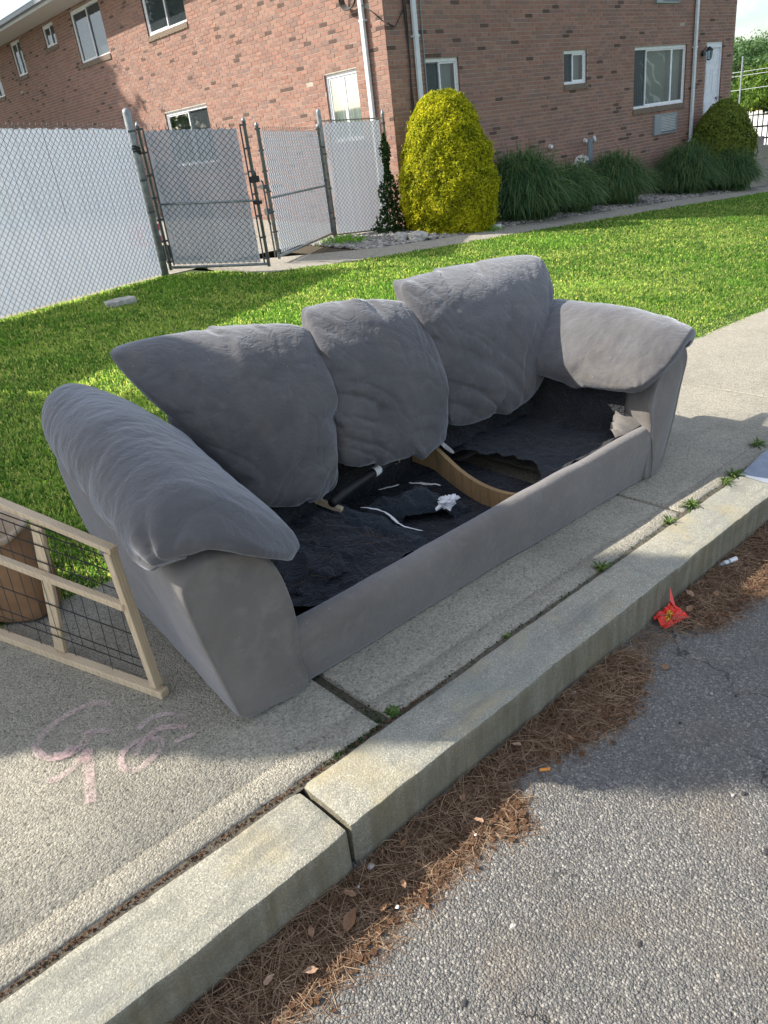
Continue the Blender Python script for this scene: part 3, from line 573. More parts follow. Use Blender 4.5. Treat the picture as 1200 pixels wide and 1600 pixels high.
# downspouts, conduit, cables
def spout(W, s, z0, z1, w=.085, dp=.06, off=.03):
    mb = MB(); W.box(mb, s, s+w, z0, z1, off, off+dp); sp = mb.build('downspout', M['pipe'], bld); bevel(sp, .012, 2)
    b2 = MB()
    for z in (z0+1.0, z0+2.95, z0+4.4):
        W.box(b2, s-.012, s+w+.012, z, z+.03, .002, off+dp+.004)
    b2.build('strap', M['pipe'], sp)
spout(WR, .56, -.1, 5.2); spout(WR, 9.42, -.5, 5.2); spout(WL, .40, .2, 5.15)
mb = MB(); mb.tube([WR.P(.80, -.1, .02), WR.P(.80, 5.2, .02)], .012, 6); mb.build('conduit', M['gutter'], bld)
mb = MB(); mb.tube([WR.P(.43+.02*math.sin(z*3), z, .03) for z in np.arange(-.1, 5.2, .12)], .014, 6); mb.tube([WR.P(.455+.012*math.sin(z*4+2), z, .03) for z in np.arange(-.1, 5.2, .12)], .010, 6); mb.build('cable', M['black'], bld, smooth=True)
mb = MB()
for k in range(5):
    r = .15+.012*k; cc = WL.P(.70, 3.51, .05+.015*k); mb.tube([cc+DL*(r*math.cos(a))+np.array([0, 0, .8*r*math.sin(a)]) for a in np.linspace(0, 2*math.pi, 22)], .009, 6, cap=False)
mb.tube([WL.P(.56, 3.60, .05), WL.P(.3, 3.9, .04), WL.P(.12, 4.4, .03), WL.P(.1, 5.2, .03)], .009, 6); mb.tube([WL.P(.5, 3.42, .06), WL.P(.2, 3.25, .05), WL.P(.02, 3.1, .03), WR.P(.2, 3.0, .03), WR.P(.42, 3.25, .03)], .008, 6)
mb.build('cable_coil', M['black'], bld, smooth=True)
# boiler vents through the right wall
def vent(s, z, out, up, r, m, hook=True):
    mb = MB()
    pts = [WR.P(s, z, -.05), WR.P(s, z, out-.06), WR.P(s, z+.02, out), WR.P(s, z+.08, out+.02), WR.P(s, z+up-.05, out+.02)]
    if hook: pts += [WR.P(s+.02, z+up, out+.04), WR.P(s+.07, z+up+.02, out+.10)]
    mb.tube(pts, r, 12, cap=False); v = mb.build('vent_pipe', m, bld, smooth=True)
    b2 = MB(); e = Vector([float(q) for q in pts[-1]]); p = Vector([float(q) for q in pts[-2]]); d = (e-p).normalized(); b2.tube([e-d*.03, e+d*.01], r*1.18, 12, cap=False); b2.build('collar', M['pvc_white'], v, smooth=True)
vent(5.03, .50, .28, .42, .055, M['pvc_grey'])
mb = MB(); mb.tube([WR.P(4.62, .35, -.05), WR.P(4.62, .42, .18), WR.P(4.62, .50, .26), WR.P(4.62, .60, .33), WR.P(4.65, .62, .42)], .085, 12, cap=False); mb.tube([WR.P(4.80, .35, -.05), WR.P(4.80, .45, .2), WR.P(4.80, .58, .30), WR.P(4.82, .62, .38)], .06, 12, cap=False); mb.build('vent_pipe', M['pvc_white'], bld, smooth=True)
for s in (4.11, 5.27):
    mb = MB(); mb.tube([WR.P(s, .915, -.02), WR.P(s, .915, .05)], .05, 12, cap=False); mb.tube([WR.P(s, .915, .045), WR.P(s, .915, .05)], .035, 12); v = mb.build('vent_cap', M['pvc_white'], bld)
# ------------------------------------------------------------------ vegetation and stones
def leaves(C, size, nrm=None, spread=1.0, aspect=.55, fold=.0, rng=RNG):
    """rhombic leaves at points C; returns V, F"""
    C = np.asarray(C); n = len(C); size = np.broadcast_to(np.asarray(size, float), (n,))
    N = rng.randn(n, 3)*spread
    if nrm is not None: N = N+nrm*1.2
    N /= np.linalg.norm(N, axis=1)[:, None]; U = rng.randn(n, 3); U -= N*(U*N).sum(1)[:, None]; U /= np.linalg.norm(U, axis=1)[:, None]; W = np.cross(N, U)
    s = size[:, None]; V = np.stack([C-U*s*.5, C+W*s*aspect*.5+N*s*fold, C+U*s*.5, C-W*s*aspect*.5+N*s*fold], 1).reshape(-1, 3)
    return V, np.arange(n*4).reshape(-1, 4)
def crown(c, r, n, rng=RNG, power=.45, lump=.28, seed=0):
    D = rng.randn(n, 3); D /= np.linalg.norm(D, axis=1)[:, None]; rr = rng.rand(n)**power
    k = 1+lump*fbm(D, 1.6, 3, seed)+lump*.6*vnoise(D, 4.5, seed+5); return np.array(c)+D*np.array(r)*(rr*k)[:, None], D
def tree(name, label, base, h, tr, c, r, n, size, leafm, group=None, cat='tree', seed=0, power=.45):
    T = thing(name, label, cat, base, group); b = np.array(base, float); c = np.array(c, float)
    mb = MB(); top = c+np.array([0, 0, r[2]*.3]); pts = [b+(top-b)*t+np.array([.12*math.sin(5*t+seed), .12*math.cos(4*t+seed), 0])*t for t in np.linspace(0, 1, 8)]
    mb.tube([b-[0, 0, .2]]+pts[1:], [tr*1.25]+[tr*(1-.75*t) for t in np.linspace(.1, 1, 7)], 12)
    rg = np.random.RandomState(seed)
    for k in range(9):
        p = pts[3+k % 4]; q = c+rg.randn(3)*np.array(r)*.45; mb.tube([p, (p+q)/2+[0, 0, .1*r[2]], q], [tr*.4, tr*.22, tr*.08], 6)
    mb.build('trunk', M['bark'], T, smooth=True)
    P, D = crown(c, r, n, rg, power=power, seed=seed); V, Fc = leaves(P, size*(0.7+.6*rg.rand(n)), D, 1.0, .6, .05, rg)
    mk('crown', V, Fc, leafm, T, rnd=np.repeat(np.clip(.5+.35*vnoise(P, .8/size*.1, seed)+.25*rg.randn(n), 0, .999), 4)); return T
# trees left of the frame whose shade falls over the sofa and the far facade
tree('maple_tree', 'broad leafy tree standing left of the fence, outside the frame', (-3.5, 9.0, float(z_lawn(-3.5, 9.0))), 7, .13, (-3.5, 9.0, 4.9), (1.30, 1.30, 1.5), 9000, .15, M['treeleaf'], seed=3, power=.5)
cb = np.array([-1.63, 4.58, float(z_lawn(-1.63, 4.58))]); cyp = thing('cypress_tree', 'unseen narrow columnar evergreen left of the sofa, its outline shaped to shade it', 'tree', cb)
mb = MB(); mb.tube([cb+[0, 0, -.2], cb+[0, 0, 2], cb+[0, 0, 6.3]], [.14, .11, .03], 10); mb.build('trunk', M['bark'], cyp, smooth=True)
rg = np.random.RandomState(5); n = 30000; zz = .25+6.75*rg.rand(n); th = rg.rand(n)*6.283; rr = rg.rand(n)**.5*np.interp(zz, [.2, .8, 3.1, 3.55, 3.9, 4.7, 5.9, 7.0], [.30, .41, .47, .49, .42, .38, .33, .06]); sh = np.interp(zz, [0, 2.8, 3.1, 3.55, 3.9, 4.7, 7.0], [.03, .03, .09, .10, .05, .13, .38])  # crown outline shaped to throw the band of shade over the sofa
P = cb+np.stack([rr*np.cos(th)+.745*sh, rr*np.sin(th)+.667*sh, zz], 1); V, Fc = leaves(P, .15, None, 1, .5, 0, rg); mk('crown', V, Fc, M['darkshrub'], cyp, rnd=np.repeat(rg.rand(n)*.98, 4))
tree('oak_tree', 'very tall oak beside the building left of the frame', (-1.0, 36.6, 1.0), 18, .4, (-.4, 36.7, 14.6), (3.6, 5.1, 5.4), 22000, .50, M['treeleaf'], seed=9, power=.5)
tree('added_shade_tree', 'added dense dark tree, unseen, keeping sky light off the left facade', (3.2, 27.5, 1.0), 10, .25, (3.2, 27.5, 5.6), (2.6, 3.6, 4.6), 9000, .34, M['darkshrub'], seed=19, power=.5)  # added tree, out of view, holds sky light off the left wall
# far trees in the gap right of the building
for i, (x, y, s, hh) in enumerate([(94, 41, 4.6, 7.6), (104, 47, 5.2, 8.2), (78, 30.4, 3.2, 4.6), (98, 37, 4.8, 7.0), (92, 33, 4.6, 6.2), (112, 44, 6, 8.6)]):
    zb = float(z_road(x, y))-.2
    tree('far_tree', ['pale green rounded tree beyond the pale lot, seen just right of the building', 'tall blue green tree behind the others at the building edge', 'bright yellow green bushy tree nearest beyond the pale lot', 'dark green tree behind the wires at the right edge', 'dense green tree low at the right edge of the view', 'distant green tree filling the gap behind the others'][i], (x, y, zb), hh, .25, (x, y, zb+hh*.5), (s, s, hh*.45), 15000, .30, M['treefar'] if i != 2 else M['treeleaf'], 'trees beyond the pale lot', seed=20+i)
# pale lot, yellow kerb line
sheet('parking_lot', [(36, 10), (90, 26), (84, 44), (34, 19)], z_road, M['lot'], .03, step=3)
mb = MB(); zq = float(z_road(90, 30)); mb.box((90.5, 26, zq), (.4, 0, 0), (-6, 18, 0), (0, 0, .85)); tag(mb.build('barrier', M['yellowkerb'], None), 'yellow painted low barrier at the far side of the pale lot', 'barrier')
# utility wires
up = thing('utility_pole', 'thin grey utility pole among the far trees carrying wires', 'utility pole', (64.3, 27.7, float(z_road(64, 28))))
mb = MB(); zb = float(z_road(64, 28)); mb.tube([(64.3, 27.7, zb), (64.3, 27.7, 3.6)], .06, 8); mb.build('post', M['galv'], up)
mb = MB()
for z in (2.60, 2.34, 1.42): mb.tube([(64.3+5*t, 27.7-14*t, z+.15*t) for t in np.linspace(-.8, 1.2, 12)], .014, 5)
mb.build('wire', M['alum'], up)
mb = MB(); mb.tube([(30+30*t, 14+2*t, 6.4-.8*t) for t in np.linspace(-1, 3, 10)], .02, 5); tag(mb.build('overhead_wire', M['black'], None), 'single overhead wire crossing the sky right of the building', 'wire')
# black iron railing at the right edge
ir = thing('iron_railing', 'black iron railing with tall thin pickets at the right edge beside the walkway', 'railing', (21.6, 8.6, float(z_lawn(21.6, 8.6))))
A = np.array([21.35, 9.2, 0]); B = np.array([20.6, 6.9, 0]); zb = -.72
mb = MB(); mb.bar(A+[0, 0, .62], B+[0, 0, .62], .035); mb.build('top_rail', M['black_iron'], ir); mb = MB(); mb.bar(A+[0, 0, .36], B+[0, 0, .36], .03); mb.bar(A+[0, 0, zb+.12], B+[0, 0, zb+.12], .03); mb.build('lower_rail', M['black_iron'], ir)
for k in range(17):
    p = A+(B-A)*k/16; big = k in (0, 8, 16); mb = MB(); mb.bar(p+[0, 0, zb-.1], p+[0, 0, .62 if big else 1.05], .05 if big else .02); mb.build('post' if big else 'picket', M['black_iron'], ir)

# shrubs
def shrub(name, label, base, prof, n, size, m, seed, group=None):
    rg = np.random.RandomState(seed); T = thing(name, label, 'shrub', base, group); b = np.array(base, float)
    zz = rg.rand(n); zp = [p[0] for p in prof]; rp_ = [p[1] for p in prof]; keep = rg.rand(n) < (np.interp(zz*zp[-1], zp, rp_)/max(rp_)+.15); zz = zz[keep]*zp[-1]; n = len(zz)
    th = rg.rand(n)*2*math.pi; R0 = np.interp(zz, zp, rp_); D = np.stack([np.cos(th), np.sin(th), np.zeros(n)], 1)
    k = fbm(np.stack([np.cos(th)*1.5, np.sin(th)*1.5, zz*2.2], 1), 1.7, 4, seed, .6)*.07+vnoise(np.stack([np.cos(th), np.sin(th), zz*1.2], 1), 8, seed+2)*.05+vnoise(np.stack([np.cos(th), np.sin(th), zz*1.2], 1), 17, seed+4)*.035
    r = R0*(1+k)-np.abs(rg.randn(n))*.045*np.minimum(1, R0/.3); r = np.where(rg.rand(n) < .03, r*1.05+.015, r); inner = rg.rand(n) < .1; r = np.where(inner, R0*(.8+.1*rg.rand(n)), r)
    P = b+D*r[:, None]+np.array([0, 0, 1])*(zz+.012*rg.randn(n))[:, None]; nr = D*1.0+np.array([0, 0, .55])
    V, Fc = leaves(P, size*(.6+.8*rg.rand(n)), nr, .75, .42, .08, rg)
    cv = np.clip(.42+.22*vnoise(P, 5, seed)+.12*rg.randn(n)-np.where(inner, .0, 0), 0, .999); mk('foliage', V, Fc, m, T, rnd=np.repeat(cv, 4))
    # bark-brown inner shell: branches, and the dark shade between leaves put into colour
    na, nz_ = 20, 12; Z = np.linspace(0, zp[-1]*.96, nz_); V = [b+[np.interp(z, zp, rp_)*.82*math.cos(a), np.interp(z, zp, rp_)*.82*math.sin(a), z] for z in Z for a in np.linspace(0, 2*math.pi, na, endpoint=False)]
    Fc = [(j*na+i, j*na+(i+1) % na, (j+1)*na+(i+1) % na, (j+1)*na+i) for j in range(nz_-1) for i in range(na)]+[tuple(range((nz_-1)*na, nz_*na))]
    mk('branches', V, Fc, M['bark'], T, rnd=[.97]*len(V)); return T
bx, by = 10.05, 8.98; shrub('golden_shrub', 'tall yellow golden cypress bush clipped to a blunt cone beside the building corner', (bx, by, float(z_lawn(bx, by))-.05), [(0, .64), (.15, .70), (.45, .78), (.8, .79), (1.2, .71), (1.6, .58), (1.85, .46), (2.02, .34), (2.11, .17)], 62000, .048, M['golden'], 4)
shrub('green_shrub', 'round dark green cypress bush in front of the white door', (19.75, 8.85, float(z_lawn(19.75, 8.85))-.05), [(0, .68), (.3, .74), (.8, .76), (1.2, .70), (1.6, .52), (1.85, .3), (1.98, .08)], 30000, .07, M['darkshrub'], 8)
def fountain(label, base, R, H, n, seed, group='fountain grass clumps along the wall'):
    rg = np.random.RandomState(seed); b = np.array(base, float); k = 7; t = np.linspace(0, 1, k); th = rg.rand(n)*2*math.pi; el = rg.rand(n)**.5
    reach = R*(.25+.85*el)*(.75+.4*rg.rand(n)); hh = H*(1.06-.42*el**2)*(.45+.6*rg.rand(n)**.7); droop = el*(.45+.5*rg.rand(n))
    rad = reach[:, None]*(t[None]**1.15); z = hh[:, None]*(1-(1-t[None])**2)-(hh*droop*.9)[:, None]*t[None]**3.2
    th2 = th[:, None]+.25*rg.randn(n)[:, None]*t[None]; c0 = rg.randn(n, 2)*.20*R
    P = np.stack([c0[:, 0, None]+rad*np.cos(th2), c0[:, 1, None]+rad*np.sin(th2), z], -1)+b
    w = .0075*(1-t**2*.85)+.0008; side = np.stack([-np.sin(th2), np.cos(th2), .5*rg.randn(n)[:, None]+0*th2], -1); side /= np.linalg.norm(side, axis=-1)[..., None]
    V = np.stack([P-side*w[None, :, None], P+side*w[None, :, None]], 2).reshape(-1, 3)
    f = np.array([(2*i, 2*i+1, 2*i+3, 2*i+2) for i in range(k-1)]); Fc = (np.arange(n)[:, None, None]*2*k+f[None]).reshape(-1, 4)
    o = mk('fountain_grass', V, Fc, M['fountain'], None, loc=base, rnd=np.repeat(np.clip(rg.rand(n)*.9, 0, .99), 2*k)); tag(o, label, 'ornamental grass', group); return o
for lab, x, y, R_, H_, n_ in [('big fountain grass clump just right of the golden bush', 11.95, 8.95, .86, 1.22, 8200), ('drooping fountain grass clump below the white vent pipes', 13.35, 8.85, .62, .92, 5200), ('fountain grass clump below the grey vent elbow, third from the golden bush', 15.1, 8.95, .70, 1.05, 6000), ('fountain grass clump under the air conditioner', 18.0, 8.85, .72, 1.10, 6000), ('fountain grass clump nearest the round dark green bush', 19.15, 8.35, .62, .95, 5200)]:
    fountain(lab, (x, y, float(z_lawn(x, y))), R_, H_, n_, int(x*10))
def weedplant(name, label, base, r, h, n, size, m, seed, cat='weed', group=None, asp=.35):
    rg = np.random.RandomState(seed); b = np.array(base, float); D = rg.randn(n, 3); D[:, 2] = np.abs(D[:, 2]); D /= np.linalg.norm(D, axis=1)[:, None]; rr = rg.rand(n)**.5
    P = b+D*np.array([r, r, h])*rr[:, None]; V, Fc = leaves(P, size*(.6+.8*rg.rand(n)), np.array([0, 0, .8])+D*.3, .8, asp, .08, rg)
    mb = MB(); k0 = len(V)
    o = mk(name, V, Fc, m, None, loc=base, rnd=np.repeat(rg.rand(n)*.98, 4)); tag(o, label, cat, group); return o
weedplant('weed', 'light green leafy weed climbing at the foot of the right downspout', (18.9, 9.15, float(z_lawn(18.9, 9.15))+.55), .28, .75, 420, .09, M['weed'], 3)
weedplant('weed', 'broad leaved light green weed beside the grey vent elbow', (14.2, 9.15, float(z_lawn(14.2, 9.15))+.3), .25, .65, 260, .09, M['weed'], 5)
# ivy on the fence post by the corner
rg = np.random.RandomState(12); n = 1700; hh = rg.rand(n)**1.9; zi = hh*1.5; rr = (.05+.40*(1-hh)**2.0+.05*np.sin(hh*17))*rg.rand(n)**.5; th = rg.rand(n)*2*math.pi
ib = np.array([9.38, 9.72, float(z_lawn(9.38, 9.72))]); P = ib+np.stack([rr*np.cos(th), rr*np.sin(th)*.6-.05, zi], 1); V, Fc = leaves(P, .05*(.7+.7*rg.rand(n)), np.array([-.3, -.8, .3]), .7, .8, .05, rg)
tag(mk('ivy', V, Fc, M['ivy'], None, loc=ib, rnd=np.repeat(rg.rand(n)*.98, 4)), 'dark green ivy climbing the fence end by the building corner', 'ivy')
mb = MB()
weedplant('weed', 'patch of low weeds at the foot of the middle fence post', (7.95, 9.35, float(z_lawn(7.95, 9.35))), .42, .14, 700, .05, M['clover'], 15)
weedplant('weed', 'small weed tuft at the edge of the gravel near the golden bush', (10.3, 8.35, float(z_lawn(10.3, 8.35))), .26, .10, 160, .05, M['clover'], 16)

# gravel
def stones(P, size, rg):
    base = np.array([(0, 0, 1), (.894, 0, .447), (.276, .851, .447), (-.724, .526, .447), (-.724, -.526, .447), (.276, -.851, .447), (.724, .526, -.447), (-.276, .851, -.447), (-.894, 0, -.447), (-.276, -.851, -.447), (.724, -.526, -.447), (0, 0, -1)])
    f = np.array([(0, 1, 2), (0, 2, 3), (0, 3, 4), (0, 4, 5), (0, 5, 1), (1, 6, 2), (2, 7, 3), (3, 8, 4), (4, 9, 5), (5, 10, 1), (6, 7, 2), (7, 8, 3), (8, 9, 4), (9, 10, 5), (10, 6, 1), (11, 7, 6), (11, 8, 7), (11, 9, 8), (11, 10, 9), (11, 6, 10)])
    n = len(P); s = size*(.55+.9*rg.rand(n))[:, None, None]; S = np.stack([1+.35*rg.randn(n), 1+.3*rg.randn(n), .6+.15*rg.randn(n)], 1).clip(.4, 1.7)[:, None]
    a = rg.rand(n)*6.28; ca, sa = np.cos(a), np.sin(a); V = base[None]*(1+.22*rg.randn(n, 12, 1))*S; V = np.stack([V[..., 0]*ca[:, None]-V[..., 1]*sa[:, None], V[..., 0]*sa[:, None]+V[..., 1]*ca[:, None], V[..., 2]], -1)*s+P[:, None]
    return V.reshape(-1, 3), (np.arange(n)[:, None, None]*12+f[None]).reshape(-1, 3)
rg = np.random.RandomState(31); n = 15000; X = 7.6+15*rg.rand(n)**1.25; lo = np.interp(X, [a for a, b in farw], [b for a, b in farw]); hi = np.minimum(9.86-.0427*(X-9.86), 9.9); Y = lo+.03+(hi-lo)*rg.rand(n)
V, Fc = stones(np.stack([X, Y, z_lawn(X, Y)+.008+.02*rg.rand(n)*np.clip((Y-lo)*3, 0, 1)], 1), .024, rg); tag(mk('gravel', V, Fc, M['gravel'], None, kind='stuff', rnd=np.repeat(rg.rand(n), 12)), 'grey gravel in the planting bed along the wall', 'gravel')
def rock(label, p, size, seed, m=None, flatz=.5, name='rock', cat='rock'):
    import bmesh
    bm = bmesh.new(); bmesh.ops.create_icosphere(bm, subdivisions=4, radius=1)
    P = np.array([v.co for v in bm.verts]); k = 1+.22*fbm(P, 1.3, 4, seed); me = bpy.data.meshes.new(name)
    for v, q in zip(bm.verts, k): v.co = Vector(v.co)*q; v.co.x *= size[0]; v.co.y *= size[1]; v.co.z *= size[2]
    bm.to_mesh(me); bm.free(); me.materials.append(m or M['stone']); o = bpy.data.objects.new(name, me); link(o); o.location = p; tag(o, label, cat); me.polygons.foreach_set('use_smooth', [True]*len(me.polygons)); return o
rock('pale rough rock at the gravel edge left of the golden bush', (8.75, 8.50, float(z_lawn(8.75, 8.5))+.06), (.17, .13, .10), 3)
rock('second smaller rough rock lying behind the gravel edge rock', (8.62, 8.72, float(z_lawn(8.62, 8.72))+.05), (.12, .10, .09), 6)
mb = MB(); p = np.array([10.42, 8.42, float(z_lawn(10.42, 8.42))+.04]); mb.tube([p, p+[.13, -.10, 0]], .035, 10, cap=False); tag(mb.build('pipe_offcut', M['pvc_white'], None, smooth=True), 'short white plastic pipe piece lying on the gravel by the golden bush', 'pipe')
# flat pale paver in the lawn
V = []; cx, cy = 3.46, 7.72; pts = [(-.16, -.07), (-.05, -.13), (.16, -.08), (.17, .05), (.05, .11), (-.13, .08)]
zz = float(z_lawn(cx, cy)); V = [(cx+a, cy+b, zz+.05) for a, b in pts]+[(cx+a, cy+b, zz-.02) for a, b in pts]; st = mk('stepping_stone', V, [tuple(range(6))]+[(i, i+6, (i+1) % 6+6, (i+1) % 6) for i in range(6)], M['stone'], None); bevel(st, .012); tag(st, 'flat pale broken stone lying in the grass in front of the fence', 'stone')

# lawn blades
def inpoly(x, y, poly):
    r = np.zeros(x.shape, bool); j = len(poly)-1
    for i in range(len(poly)):
        xi, yi = poly[i]; xj, yj = poly[j]; c = ((yi > y) != (yj > y)) & (x < (xj-xi)*(y-yi)/(yj-yi+1e-12)+xi); r ^= c; j = i
    return r
rg = np.random.RandomState(77)
LP = [(-1.5, 2.5), (24, 2.5), (24, 7.0), (22, 7.11), (14, 7.54), (10.1, 7.68), (7.25, 7.74), (5.5, 8.02), (5.3, 8.75), (4.69, 8.99), (2.33, 7.97), (-1.5, 6.2)]
X = rg.uniform(-1.5, 24, 2600000); Y = rg.uniform(2.42, 9.0, 2600000); d = np.hypot(X, Y)
edge = 2.5+.05*fbm(np.stack([X, X*0, X*0], 1), 3., 3, 2)
ok = inpoly(X, Y, LP) & (Y > edge)
ok |= (Y > edge-.015) & (Y < 2.6) & (rg.rand(len(X)) < .4)
az = np.degrees(np.arctan2(Y, X)); ok &= (az > 12) & (az < 84)
ok &= rg.rand(len(X)) < np.clip((3.6/d)**1.55, 0, 1)*.95
X, Y, d = X[ok], Y[ok], d[ok]; n = len(X); print('blades', n)
Pg = np.stack([X, Y, X*0], 1); big = fbm(Pg, .8, 3, 5); med = fbm(Pg, 4.5, 3, 8); k = 4; t = np.linspace(0, 1, k)
H_ = (.024+.014*rg.rand(n))*(1+.35*med+.2*big)*(1+.02*d); lean = rg.randn(n, 2)*.42; w = (.0016+.00055*d)*(.8+.5*rg.rand(n)); edgeY = np.clip((Y-2.5)/.3, .45, 1); H_ *= edgeY
th = rg.rand(n)*6.283; side = np.stack([np.cos(th), np.sin(th), th*0], 1); z0 = z_lawn(X, Y)-.012
V = np.zeros((n, k, 2, 3))
for i in range(k):
    c = np.stack([X+lean[:, 0]*H_*t[i]**1.7, Y+lean[:, 1]*H_*t[i]**1.7, z0+H_*(t[i]-.25*t[i]**2*np.hypot(lean[:, 0], lean[:, 1]))], 1); ww = (w*(1-t[i]**2*.9))[:, None]
    V[:, i, 0] = c-side*ww; V[:, i, 1] = c+side*ww
f = np.array([(2*i, 2*i+1, 2*i+3, 2*i+2) for i in range(k-1)]); cv = np.clip(.40+.20*big+.16*med+.15*rg.randn(n), 0, .82); dry = rg.rand(n) < (.035+.25*np.clip(.9-(Y-2.5), 0, 1)*np.clip(.25*(X-4), 0, 1)+.10*np.clip(big*1.3-.3, 0, 1)); cv = np.where(dry, .9+.09*rg.rand(n), cv)
tag(mk('grass', V.reshape(-1, 3), (np.arange(n)[:, None, None]*2*k+f[None]).reshape(-1, 4), M['grass'], None, kind='stuff', loc=(0, 0, 0), rnd=np.repeat(cv, 2*k)), 'short green lawn grass behind the sidewalk', 'grass')
# broad-leaved weeds in the lawn
n = 9000; X = rg.uniform(.2, 7, n); Y = rg.uniform(2.55, 7.5, n); ok = fbm(np.stack([X, Y, X*0], 1), 1.5, 3, 21) > .12; X, Y = X[ok], Y[ok]; n = len(X)
V, Fc = leaves(np.stack([X, Y, z_lawn(X, Y)+.02+.02*rg.rand(n)], 1), .022*(.6+.7*rg.rand(n)), np.array([0, 0, 1.5]), .6, .8, .05, rg); tag(mk('clover', V, Fc, M['clover'], None, kind='stuff', rnd=np.repeat(rg.rand(n)*.98, 4)), 'light green clover and weeds scattered through the lawn', 'clover')
# ------------------------------------------------------------------ chain link fence with white privacy slats
def ribbons(segs, r, m, name, parent, kind=None):
    """thin three sided wires from straight segments"""
    S = np.array(segs, float); a, b = S[:, 0], S[:, 1]; d = b-a; d /= np.linalg.norm(d, axis=1)[:, None]; x = np.cross(d, [.31, .2, .93]); x /= np.linalg.norm(x, axis=1)[:, None]; y = np.cross(d, x)
    P = []
    for e in (a, b):
        for k in range(3): P.append(e+(x*math.cos(k*2.094)+y*math.sin(k*2.094))*r)
    V = np.stack(P, 1).reshape(-1, 3); f = np.array([(0, 1, 4, 3), (1, 2, 5, 4), (2, 0, 3, 5)]); return mk(name, V, (np.arange(len(S))[:, None, None]*6+f[None]).reshape(-1, 4), m, parent, kind=kind, smooth=True)
def mesh_panel(parent, A, B, zb, zt, seed=0, spikes=True, slat_top=-.02):
    """A, B ground ends; zb, zt = (z at A, z at B) for bottom and top"""
    A = np.array(A, float); B = np.array(B, float); L = np.linalg.norm(B-A); dr = (B-A)/L; nr = np.array([dr[1], -dr[0]]);
    if nr[1] > 0: nr = -nr
    P = lambda s, v, o: np.array([*(A+dr*s+nr*o), (1-v)*(zb[0]+(zb[1]-zb[0])*s/L)+v*(zt[0]+(zt[1]-zt[0])*s/L)])
    h = (zt[0]-zb[0]+zt[1]-zb[1])/2; rg = np.random.RandomState(seed); p = .074; segs = []
    n = int((L+h)/p)+2
    for k in range(-1, n):
        s0 = k*p
        # rising to the right, rising to the left
        for sg, off in ((1, .005), (-1, .008)):
            a = s0-(h if sg > 0 else 0); b = a+h if sg > 0 else s0-h
            # parametrise by v in 0..1
            va, vb = 0.0, 1.0
            if sg > 0: f = lambda v: s0-h+h*v
            else: f = lambda v: s0-h*v
            def clipv(v): return v
            pts = []
            vs = np.linspace(0, 1, 25); ss = np.array([f(v) for v in vs]); okm = (ss >= 0) & (ss <= L)
            if okm.sum() < 2: continue
            i0, i1 = np.where(okm)[0][[0, -1]]; segs.append((P(ss[i0], vs[i0], off), P(ss[i1], vs[i1], off)))
    if spikes:
        for k in range(int(L/p)):
            s = (k+.5)*p; a = P(s, 1, .006); segs.append((a, a+[dr[0]*.012, dr[1]*.012, .035])); segs.append((a, a+[-dr[0]*.006, -dr[1]*.006, .03]))
    ribbons(segs, .0027, M['wire'], 'wire_mesh', parent, kind='stuff')
    V = []; R_ = []; sp = p/2; k = 0; s = .02
    while s < L-.02:
        o = -.002+.0035*(k % 2)+.001*rg.randn(); w = .0178; t = 1+slat_top/h*(.4+rg.rand()); r = rg.rand()
        V += [P(s-w, .008, o-.001), P(s+w, .008, o+.001), P(s+w, t, o+.001), P(s-w, t, o-.001)]; R_ += [r]*4; s += sp; k += 1
    mk('slat', V, np.arange(len(V)).reshape(-1, 4), M['slat'], parent, kind='stuff', rnd=R_); return P, L
def zl(x, y): return float(z_lawn(x, y))
def post(parent, x, y, h, r=.03, cap='dome', name='post', lean=(0, 0)):
    z = zl(x, y); mb = MB(); t = (x+lean[0], y+lean[1], z+h)
    if cap == 'dome': mb.tube([(x, y, z-.1), (t[0], t[1], z+h-.05), (t[0], t[1], z+h-.02), (t[0], t[1], z+h)], [r, r, r*.85, r*.3], 14)
    else: mb.tube([(x, y, z-.0), (t[0], t[1], z+h-.09), (t[0], t[1], z+h-.08), (t[0], t[1], z+h-.05), (t[0], t[1], z+h)], [r, r, r*1.35, r*1.1, r*.2], 12)
    return mb.build(name, M['galv'], parent, smooth=True)
def bands(parent, x, y, zs, r=.034, arm=(.05, 0)):
    for z in zs:
        mb = MB(); q = zl(x, y)+z; mb.tube([(x, y, q-.012), (x, y, q+.012)], r, 12); mb.bar((x, y, q), (x+arm[0], y+arm[1], q), .016, .022); mb.tube([(x+arm[0]*.7, y+arm[1]*.7-.03, q), (x+arm[0]*.7, y+arm[1]*.7+.02, q)], .008, 6); mb.build('clamp', M['wire'], parent)
fe = thing('chain_link_fence', 'long chain link fence with white slats running from the left edge to the thick post', 'fence', (2.5, 8.0, zl(2.5, 8)))
A, B = (.1, 6.90), (4.66, 8.93); mesh_panel(fe, A, B, (zl(*A)+.03, zl(*B)+.03), (zl(*A)+1.70, zl(*B)+1.66), 1)
post(fe, 4.70, 8.97, 1.86, .047); post(fe, 2.15, 7.87, 1.62, .03, name='post'); bands(fe, 4.70, 8.97, (.2, .75, 1.1, 1.45, 1.62), .052, (-.06, -.03))
mb = MB(); 
for q in (.0, .03, -.025): mb.tube([(4.70+.056*math.cos(a), 8.97+.056*math.sin(a), zl(4.7, 8.97)+1.42+q+.02*math.sin(2*a)) for a in np.linspace(0, 6.283, 14)], .008, 6, cap=False)
mb.build('hinge_chain', M['black'], fe, smooth=True)
